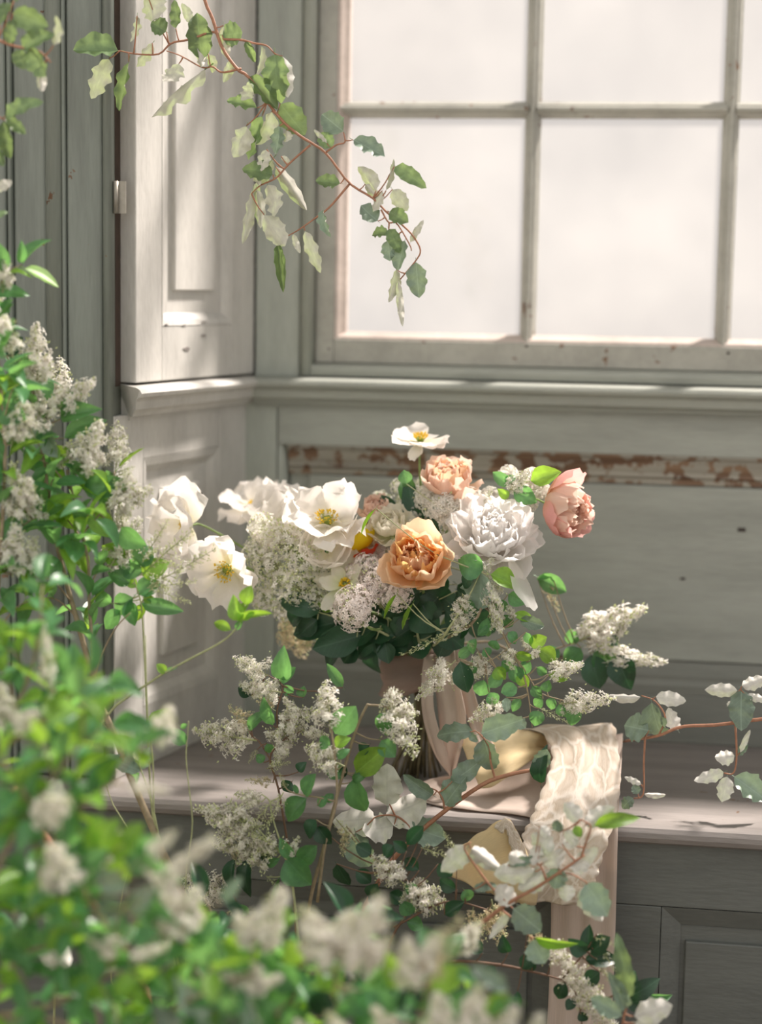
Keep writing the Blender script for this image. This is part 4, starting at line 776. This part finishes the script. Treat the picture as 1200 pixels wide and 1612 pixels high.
def strip(name, A, B, mat, nu=40, nv=12, rip=.003, fr=(3, 5), scal=0, seed=0, parent=None, belly=0, thick=.0007):
    A = catmull(A, nu-1); B = catmull(B, nu-1); m = MB(); P = []; uv = []
    for i in range(nu):
        t = (A[min(i+1, nu-1)]-A[max(i-1, 0)]); c = (B[i]-A[i]); nrm = c.cross(t); nrm = nrm.normalized() if nrm.length > 0 else Vector((0, -1, 0)); u = i/(nu-1)
        for j in range(nv):
            v = j/(nv-1); q = A[i].lerp(B[i], v)
            q = q + nrm*(rip*(sin(fr[0]*6.28*v+seed+u*2)+.6*sin(fr[1]*6.28*u+seed*2+v*3))*(.4+.6*sin(pi*v)) + belly*sin(pi*v))
            if scal and j in (0, nv-1): q = q + c.normalized()*(scal*abs(sin(u*nu*.55))*(1 if j else -1))
            P.append(q); uv.append((v, u))
    m.grid(P, nu, nv); me = m.mesh(name, mat, True)
    ul = me.uv_layers.new(name='UVMap'); idx = [0]*len(me.loops); me.loops.foreach_get('vertex_index', idx); ul.data.foreach_set('uv', [c for i in idx for c in uv[i]])
    o = link(name, me, parent); s = o.modifiers.new('thickness', 'SOLIDIFY'); s.thickness = thick; return o
def WL(s, *ys): return [W(a, b, y) for (a, b), y in zip(s, ys if len(ys) > 1 else ys*len(s))]
def OZ(px, py, z=.4525):
    d = ray(px, py); return CP+d*((z-CP.z)/d.z)
# band wound round the stems and the silk tails
rb = empty('silk_ribbon', TIE, 'taupe raw silk ribbon tied round the bouquet stems with long tails', 'ribbon')
m = MB(); n1, n2 = 28, 9; P = []
for i in range(n2):
    for k in range(n1):
        a = 2*pi*k/n1; v = i/(n2-1)-.5; R = .036+.004*sin(v*9+a*2)+.0012*sin(v*38); z = v*.052+.014*cos(a-.5)
        P.append(TIE+Vector((-.018+R*cos(a)*1.05, R*sin(a)*.72, z-.002)))
m.add(P, [(i*n1+k, i*n1+(k+1) % n1, (i+1)*n1+(k+1) % n1, (i+1)*n1+k) for i in range(n2-1) for k in range(n1)])
me = m.mesh('band', BAND, True); ul = me.uv_layers.new(name='UVMap'); idx = [0]*len(me.loops); me.loops.foreach_get('vertex_index', idx); ul.data.foreach_set('uv', [c for i in idx for c in ((i//n1)/n2, (i % n1)/n1)])
o = link('band', me, rb); s = o.modifiers.new('thickness', 'SOLIDIFY'); s.thickness = .001
strip('knot', WL([(683, 1030), (700, 1012), (722, 1010)], -.315, -.325, -.30), WL([(680, 1058), (700, 1050), (725, 1040)], -.31, -.325, -.30), SILK, 14, 8, .003, (2, 2), parent=rb)
strip('tail', WL([(668, 1030), (664, 1070), (664, 1110), (670, 1150), (686, 1190), (706, 1218)], -.325, -.335, -.34, -.34, -.335, -.32), WL([(686, 1030), (684, 1070), (682, 1110), (690, 1145), (704, 1185), (712, 1218)], -.315, -.33, -.35, -.355, -.34, -.32), SILK, 36, 9, .002, (1, 2), parent=rb)
strip('tail', WL([(686, 1022), (685, 1075), (690, 1130), (697, 1170), (708, 1222)], -.32, -.33, -.335, -.33, -.32), WL([(716, 1022), (724, 1075), (735, 1125), (730, 1165), (714, 1222)], -.32, -.335, -.345, -.34, -.32), SILK, 36, 12, .004, (1.5, 2), seed=1, parent=rb)
strip('tail', WL([(708, 1015), (722, 1075), (735, 1125), (748, 1165), (768, 1215)], -.315, -.32, -.33, -.34, -.34), WL([(728, 1012), (742, 1070), (756, 1120), (768, 1155), (792, 1200)], -.315, -.32, -.33, -.33, -.33), SILK, 30, 8, .003, (1, 2), seed=2, parent=rb)
strip('tail', [OZ(708, 1222, .47), OZ(680, 1226, .463), OZ(655, 1238, .456), OZ(668, 1250, .456), OZ(700, 1248, .462)], [OZ(714, 1232, .454), OZ(690, 1240, .455), OZ(668, 1252, .455), OZ(680, 1262, .4545), OZ(710, 1262, .4545)], SILK, 30, 8, .0015, (1, 3), parent=rb)
# wide ribbon of raw silk lying on the seat and hanging over the edge
wr_ = empty('silk_ribbon', OZ(900, 1270), 'wide plain blush silk ribbon hanging over the seat edge beneath the lace', 'ribbon')
strip('flat_run', [OZ(655, 1236), OZ(720, 1214, .458), OZ(790, 1196, .47), OZ(850, 1178, .49), OZ(905, 1160, .50)], [OZ(665, 1262), OZ(720, 1272, .454), OZ(780, 1277, .454), OZ(850, 1287, .454), OZ(905, 1294, .454)], SILK, 40, 14, .003, (2, 3), seed=3, parent=wr_)
strip('hanging_tail', WL([(862, 1165), (864, 1230), (864, 1300), (866, 1335), (868, 1420), (866, 1520), (860, 1640)], -.27, -.36, -.427, -.43, -.435, -.432, -.43), WL([(981, 1156), (979, 1200), (975, 1260), (973, 1312), (971, 1400), (968, 1500), (962, 1640)], -.25, -.31, -.39, -.432, -.44, -.435, -.43), SILK, 60, 18, .0022, (3, 1), seed=4, parent=wr_)
lr = empty('lace_ribbon', OZ(900, 1270), 'sunlit ivory lace ribbon with scalloped edges draped over the seat edge', 'ribbon')
strip('lace_fall', WL([(800, 1149), (852, 1154), (871, 1185), (866, 1217), (850, 1260), (837, 1292), (825, 1316), (828, 1345), (812, 1385), (800, 1420)], -.30, -.31, -.34, -.37, -.42, -.45, -.46, -.47, -.47, -.46), WL([(930, 1143), (962, 1141), (970, 1172), (974, 1222), (971, 1262), (959, 1312), (944, 1356), (936, 1385), (924, 1405), (905, 1424)], -.27, -.27, -.30, -.35, -.40, -.45, -.46, -.47, -.47, -.46), LACE, 90, 22, .003, (2, 2.5), .003, 5, lr)
strip('lace_return', WL([(722, 1162), (755, 1153), (800, 1149), (850, 1155), (862, 1170)], -.33, -.32, -.31, -.30, -.29), WL([(755, 1242), (775, 1238), (800, 1222), (832, 1200), (858, 1190)], -.36, -.37, -.37, -.34, -.30), OCHRE, 30, 14, .004, (1.5, 2), 0, 6, lr)
strip('lace_fold', WL([(700, 1368), (722, 1338), (760, 1310), (798, 1290), (818, 1318), (832, 1352)], -.47, -.475, -.48, -.485, -.48, -.47), WL([(752, 1402), (765, 1402), (785, 1408), (805, 1415), (825, 1422), (845, 1424)], -.475, -.475, -.475, -.475, -.475, -.465), OCHRE, 40, 16, .004, (1, 2), .0025, 7, lr, .004)
strip('lace_trim', WL([(778, 1303), (798, 1290), (815, 1315), (830, 1350), (838, 1390)], -.489, -.49, -.486, -.48, -.475), WL([(790, 1312), (797, 1304), (803, 1325), (812, 1360), (816, 1395)], -.49, -.49, -.487, -.481, -.475), LACE, 40, 6, .001, (1, 2), .002, 8, lr)

# ============================================================ tall privet at the left
def pv(label, y, seed, bark=M_BARK, leaf='priv'): return Plant('privet_branch', label, 'branch', y, seed, bark, None, leaf)
K1 = ('priv', 'priv', 'priv', 'light'); K2 = ('priv', 'light', 'light', 'priv')
YL = -.45
p = pv('tall privet stem with a thick forked trunk crossing in front of the jamb', -.60, 3000)
a = p.stem([(420, 1760), (350, 1560), (288, 1408), (258, 1345), (232, 1284), (205, 1222), (181, 1159), (160, 1110), (148, 1069), (132, 1015), (121, 975), (108, 930), (95, 880)], .0055, .0028, 60, True)
b = p.stem([(148, 1069), (144, 1000), (140, 940), (138, 880), (120, 800), (105, 740)], .0026, .0012); c = p.stem([(95, 880), (80, 820), (72, 740), (58, 670), (52, 610)], .0026, .001)
d = p.stem([(148, 1069), (165, 1020), (185, 985), (205, 965)], .0012, .0007); e = p.stem([(181, 1159), (140, 1115), (95, 1075), (60, 1050)], .0013, .0007); f_ = p.stem([(95, 880), (130, 840), (165, 800), (182, 770)], .0015, .0008)
for q in (b, c, f_): p.pairs(q, .1, 1, .022, .040, K1)
p.shoots(c, .1, 1, 5, .055, .040, K1, .35, 'p', .06, .4, .02, YL); p.shoots(b, .1, 1, 4, .06, .042, K1, .2, 'p', .06, .3, .02, YL); p.shoots(a, .85, 1, 3, .06, .038, K1, 0, 'p', .06, .1, .022, YL); p.shoots(f_, 0, 1, 4, .05, .042, K1, .2, 'p', .06, .2, .022, YL)
p.pans('58 610 58 515 P .8; 50 625 30 555 p 1; 65 670 58 612 P 1; 80 655 145 600 P .8; 40 690 15 640 p; 120 745 158 668 P 1; 100 740 85 700 p; 135 740 150 690 p 1.1; 170 800 235 770 P 1; 190 790 205 742 p 1; 175 780 190 750 b')
p.lfs('''95 660 150 640 30 g; 95 640 130 618 28 g; 100 690 168 660 32 g; 60 660 90 720 36 g silv; 90 700 115 735 36 g light; 40 700 75 745 34 g; 120 760 196 785 36 g light; 130 770 200 762 34 g; 140 800 180 845 34 g light; 190 830 228 862 36 g; 60 720 95 770 36 g; 70 760 30 790 36 g; 90 800 50 830 40 g; 80 780 120 830 38 g light; 30 640 5 600 34 g; 20 600 45 560 34 g; 10 560 35 530 30 g dark''')
p.done()
p = pv('privet stem reaching furthest up along the left edge of the picture', -.66, 3100)
a = p.stem([(-60, 1900), (-50, 1500), (-30, 1200), (-10, 1000), (2, 850), (8, 700), (0, 600), (-6, 520), (-12, 460)], .0045, .001, 60, True)
p.pairs(a, .5, 1, .016, .042, K1); p.shoots(a, .5, 1, 13, .065, .042, K1, .25, 'P', .06, .3, .018, YL)
p.pans('5 460 6 405 P .9; 20 560 8 500 p; 34 820 22 735 P 1; 40 800 45 755 P 1; 20 905 25 830 P 1; 35 900 55 850 p 1.1; 18 700 30 640 p')
p.lfs('''-10 465 42 455 24 g; -12 500 20 478 24 g; 0 850 50 820 34 g; -5 640 40 660 38 g''')
p.done()
p = pv('airy privet twig with loose green buds and glossy leaves beside the left poppy', -.58, 3200, M_TWIG)
a = p.stem([(320, 1760), (262, 1400), (240, 1280), (231, 1114), (226, 1000), (222, 950), (215, 925), (208, 900)], .0018, .0008, 40, True)
p.stem([(222, 950), (240, 925), (262, 905)], .001, .0006)
p.lfs('''222 905 262 885 32 g light; 225 900 185 888 30 g; 215 935 252 915 30 g; 222 950 288 962 24 g; 210 940 180 965 34 g; 205 920 172 900 26 g; 215 890 235 860 36 g; 200 880 160 860 36 g light; 225 940 245 945 14 g light; 190 960 165 990 26 g; 205 945 210 985 24 g; 175 950 150 930 26 g; 215 925 198 908 16 g light; 232 950 212 978 18 g light''')
p.pans('226 902 300 838 b 1; 235 925 305 915 b .9; 240 920 332 868 b .9; 245 930 298 948 b 1; 225 880 262 822 b 1; 200 870 188 800 P .8; 190 905 182 850 p 1.1; 180 745 210 735 b; 160 760 205 740 b 1')
p.done()
p = pv('thin bare privet twig curving up to a bright leaf tuft below the poppies', -.60, 3300, M_TWIG)
a = p.stem([(120, 1240), (150, 1160), (176, 1118), (205, 1095), (232, 1077), (258, 1060), (300, 1037), (340, 1016), (360, 1002), (375, 985), (384, 968)], .0016, .001, 40); p.stem([(120, 1240), (90, 1500), (80, 1800)], .002, .0016)
p.lfs('''386 952 394 922 22 g light; 378 978 366 940 24 g light; 364 992 335 977 15 g light; 386 972 428 965 11 g light; 372 992 382 975 10 g; 380 975 402 962 13 g light; 262 1060 247 1045 14 g light; 262 1058 278 1050 6 g; 378 982 384 944 18 g light''')
p.done()
p = pv('slender privet twig with paired leaves standing before the window seat corner', -.60, 3400, M_TWIG)
p.stem([(300, 1700), (262, 1420), (244, 1300), (241, 1200), (236, 1160), (232, 1110), (229, 1000)], .0015, .0007, 30, True); p.stem([(262, 1420), (252, 1330), (238, 1260), (222, 1212), (205, 1180)], .0013, .0008); p.stem([(300, 1700), (180, 1560), (190, 1420), (210, 1330), (175, 1260), (160, 1200)], .001, .0006)
p.lfs('''238 1160 268 1112 30 g light; 236 1162 216 1142 26 g; 240 1158 255 1160 9 g light; 222 1212 195 1162 24 g silv; 222 1214 166 1190 22 g silv; 224 1212 238 1176 20 g silv; 220 1216 205 1235 16 g''')
p.done()
p = pv('wiry privet twig bending upright to a single curled leaf', -.60, 3500, M_TWIG)
p.stem([(290, 1760), (292, 1500), (293, 1377), (303, 1300), (297, 1235), (293, 1190), (296, 1150), (297, 1135)], .0012, .0006, 30, True)
p.lfs('''293 1172 268 1148 22 g; 295 1140 284 1146 8 g''')
p.done()

# ============================================================ out-of-focus plants close to the camera
p = pv('dark russet branch running down behind the blurred leaves at lower left', -.80, 3600, M_RED)
p.stem([(20, 1240), (66, 1311), (110, 1370), (145, 1420), (181, 1471), (230, 1560), (280, 1700)], .0042, .003, 24)
p.lfs('''90 1320 80 1285 14 g dark; 95 1370 130 1350 12 g dark; 90 1430 130 1460 60 s silv; 110 1345 160 1330 40 s silv; 60 1480 110 1520 44 s silv; 140 1400 170 1370 34 s silv; 60 1240 105 1260 40 s silv; 130 1500 190 1520 40 s silv''')
p.done()
def fg(label, y, seed, stems, cnt, pan=.2, kinds=K1, size=.043, L=.062, bark=M_BARK, up=.3, explicit='', pans='', st=.017, g=True):
    p = pv(label, y, seed, bark)
    for i, s in enumerate(stems):
        a = p.stem(s, .0032, .0012, 40, g and i == 0); lo = .08 if (g and i == 0) else 0
        p.pairs(a, lo+.1, 1, .018, size, kinds); p.shoots(a, lo, 1, cnt if i == 0 else max(1, cnt//2), L, size, kinds, pan, 'P', .055, up, st, -.5)
    if explicit: p.lfs(explicit)
    if pans: p.pans(pans, -.05)
    p.done()
fg('blurred leafy privet branch filling the left edge at mid height', -.88, 4000, [[(-80, 1700), (-40, 1400), (0, 1180), (40, 1080), (60, 1010), (66, 940)], [(0, 1180), (60, 1140), (110, 1100), (150, 1060)]], 9, .1, pans='78 1090 70 990 p .45; 70 1060 80 1000 b .6; 10 1150 0 1080 P 1')
fg('blurred privet branch arching past the jamb foot with yellow-green tips', -1.02, 4100, [[(-60, 1640), (-20, 1420), (30, 1300), (80, 1230), (120, 1180), (160, 1150)], [(30, 1300), (100, 1290), (150, 1250), (185, 1230)]], 7, .1, K2, pans='200 1235 262 1245 P .5; 20 1150 60 1120 p')
fg('blurred privet stem leaning right with bright yellow-green leaves before the seat', -1.05, 4200, [[(420, 1760), (330, 1620), (267, 1557), (170, 1460), (100, 1345), (40, 1250), (0, 1190)]], 1, .05, K1, explicit='''150 1340 185 1290 40 g light; 170 1345 215 1320 40 g light; 190 1350 180 1395 40 g light; 200 1340 250 1370 44 g; 160 1330 130 1300 40 g light; 220 1350 255 1320 40 g; 240 1365 285 1390 36 g; 195 1330 225 1295 36 g light; 150 1360 160 1410 44 g''', pans='255 1390 330 1320 p .6; 300 1350 340 1325 p .8; 230 1350 275 1310 p .8; 290 1420 230 1370 p .7')
fg('blurred shrubby privet filling the lower left corner', -1.02, 4300, [[(-60, 1760), (-20, 1600), (30, 1500), (60, 1400), (50, 1300), (30, 1220)], [(30, 1500), (100, 1480), (150, 1430)], [(-20, 1600), (60, 1590), (130, 1560), (180, 1530)]], 10, .12, pans='190 1500 140 1475 P 1; 205 1510 260 1490 P .7')
fg('blurred low privet spray with pale leaf blades along the bottom edge', -1.06, 4400, [[(160, 1760), (200, 1660), (260, 1600), (330, 1560), (400, 1530)], [(200, 1660), (120, 1620), (60, 1600), (10, 1610)]], 5, .08, explicit='''330 1640 280 1540 34 g silv; 380 1640 340 1530 30 g silv; 420 1640 385 1560 30 g silv; 300 1650 240 1580 36 g silv; 200 1400 150 1370 40 g silv; 210 1440 245 1390 34 g silv; 190 1420 150 1440 36 g silv''')
fg('blurred white-flowered privet spray rising at the bottom left of centre', -.98, 4500, [[(360, 1780), (340, 1640), (330, 1540), (300, 1490), (285, 1450)], [(340, 1640), (370, 1560), (400, 1500)]], 2, .0, K1, explicit='''340 1500 310 1420 44 g light; 330 1500 372 1560 44 g; 350 1480 395 1510 44 g light; 320 1540 290 1580 44 g; 300 1500 345 1470 40 g; 360 1530 330 1580 40 g dark; 400 1500 440 1540 40 g; 350 1420 380 1380 20 g silv''', pans='290 1480 258 1410 P 1.1; 285 1470 310 1400 P 1.1; 240 1500 262 1440 P 1; 395 1500 445 1405 P .8; 400 1490 372 1440 P .9')
fg('blurred privet spray with the largest white flower mass at bottom centre', -1.0, 4600, [[(480, 1800), (500, 1680), (520, 1590), (530, 1530), (540, 1500)], [(500, 1680), (440, 1600), (400, 1560)]], 2, .0, K1, explicit='''470 1560 430 1520 44 g; 560 1560 600 1590 44 g; 520 1560 490 1600 44 g dark; 450 1580 480 1620 44 g; 620 1520 640 1560 40 g light; 600 1560 560 1600 44 g; 410 1600 370 1620 44 g; 470 1520 455 1480 36 g light''', pans='530 1520 478 1435 P 1.1; 535 1520 600 1420 P .9; 540 1510 545 1440 P 1.1; 560 1530 612 1480 P 1; 500 1510 470 1490 P 1; 400 1570 335 1530 P .9; 410 1565 400 1515 P 1; 380 1560 440 1540 P .8')
fg('blurred privet spray with cream heads at the bottom right of centre', -1.0, 4700, [[(640, 1800), (650, 1700), (660, 1600), (680, 1540)], [(650, 1700), (720, 1640), (770, 1600)]], 2, .0, K1, explicit='''640 1540 600 1500 40 g light; 680 1560 720 1520 40 g light; 620 1600 580 1560 44 g; 700 1600 740 1560 44 g; 660 1590 630 1560 44 g dark; 760 1600 800 1560 30 g light; 600 1640 560 1590 44 g; 720 1580 760 1620 44 g; 800 1560 740 1520 26 g silv''', pans='650 1560 640 1480 P 1; 670 1545 720 1450 t 1; 660 1540 690 1470 P .9; 640 1660 590 1590 P .9; 700 1660 690 1570 P 1; 740 1640 752 1560 P 1; 780 1660 810 1590 P 1; 840 1670 850 1600 P 1; 560 1670 520 1600 P 1; 500 1680 470 1610 P 1')
fg('blurred leafy privet spray tucked between the bottom flower masses', -.90, 4800, [[(440, 1800), (450, 1680), (455, 1600), (470, 1540), (480, 1500)], [(450, 1680), (560, 1620), (640, 1590), (700, 1570)], [(450, 1680), (360, 1600), (300, 1560)]], 6, .1)
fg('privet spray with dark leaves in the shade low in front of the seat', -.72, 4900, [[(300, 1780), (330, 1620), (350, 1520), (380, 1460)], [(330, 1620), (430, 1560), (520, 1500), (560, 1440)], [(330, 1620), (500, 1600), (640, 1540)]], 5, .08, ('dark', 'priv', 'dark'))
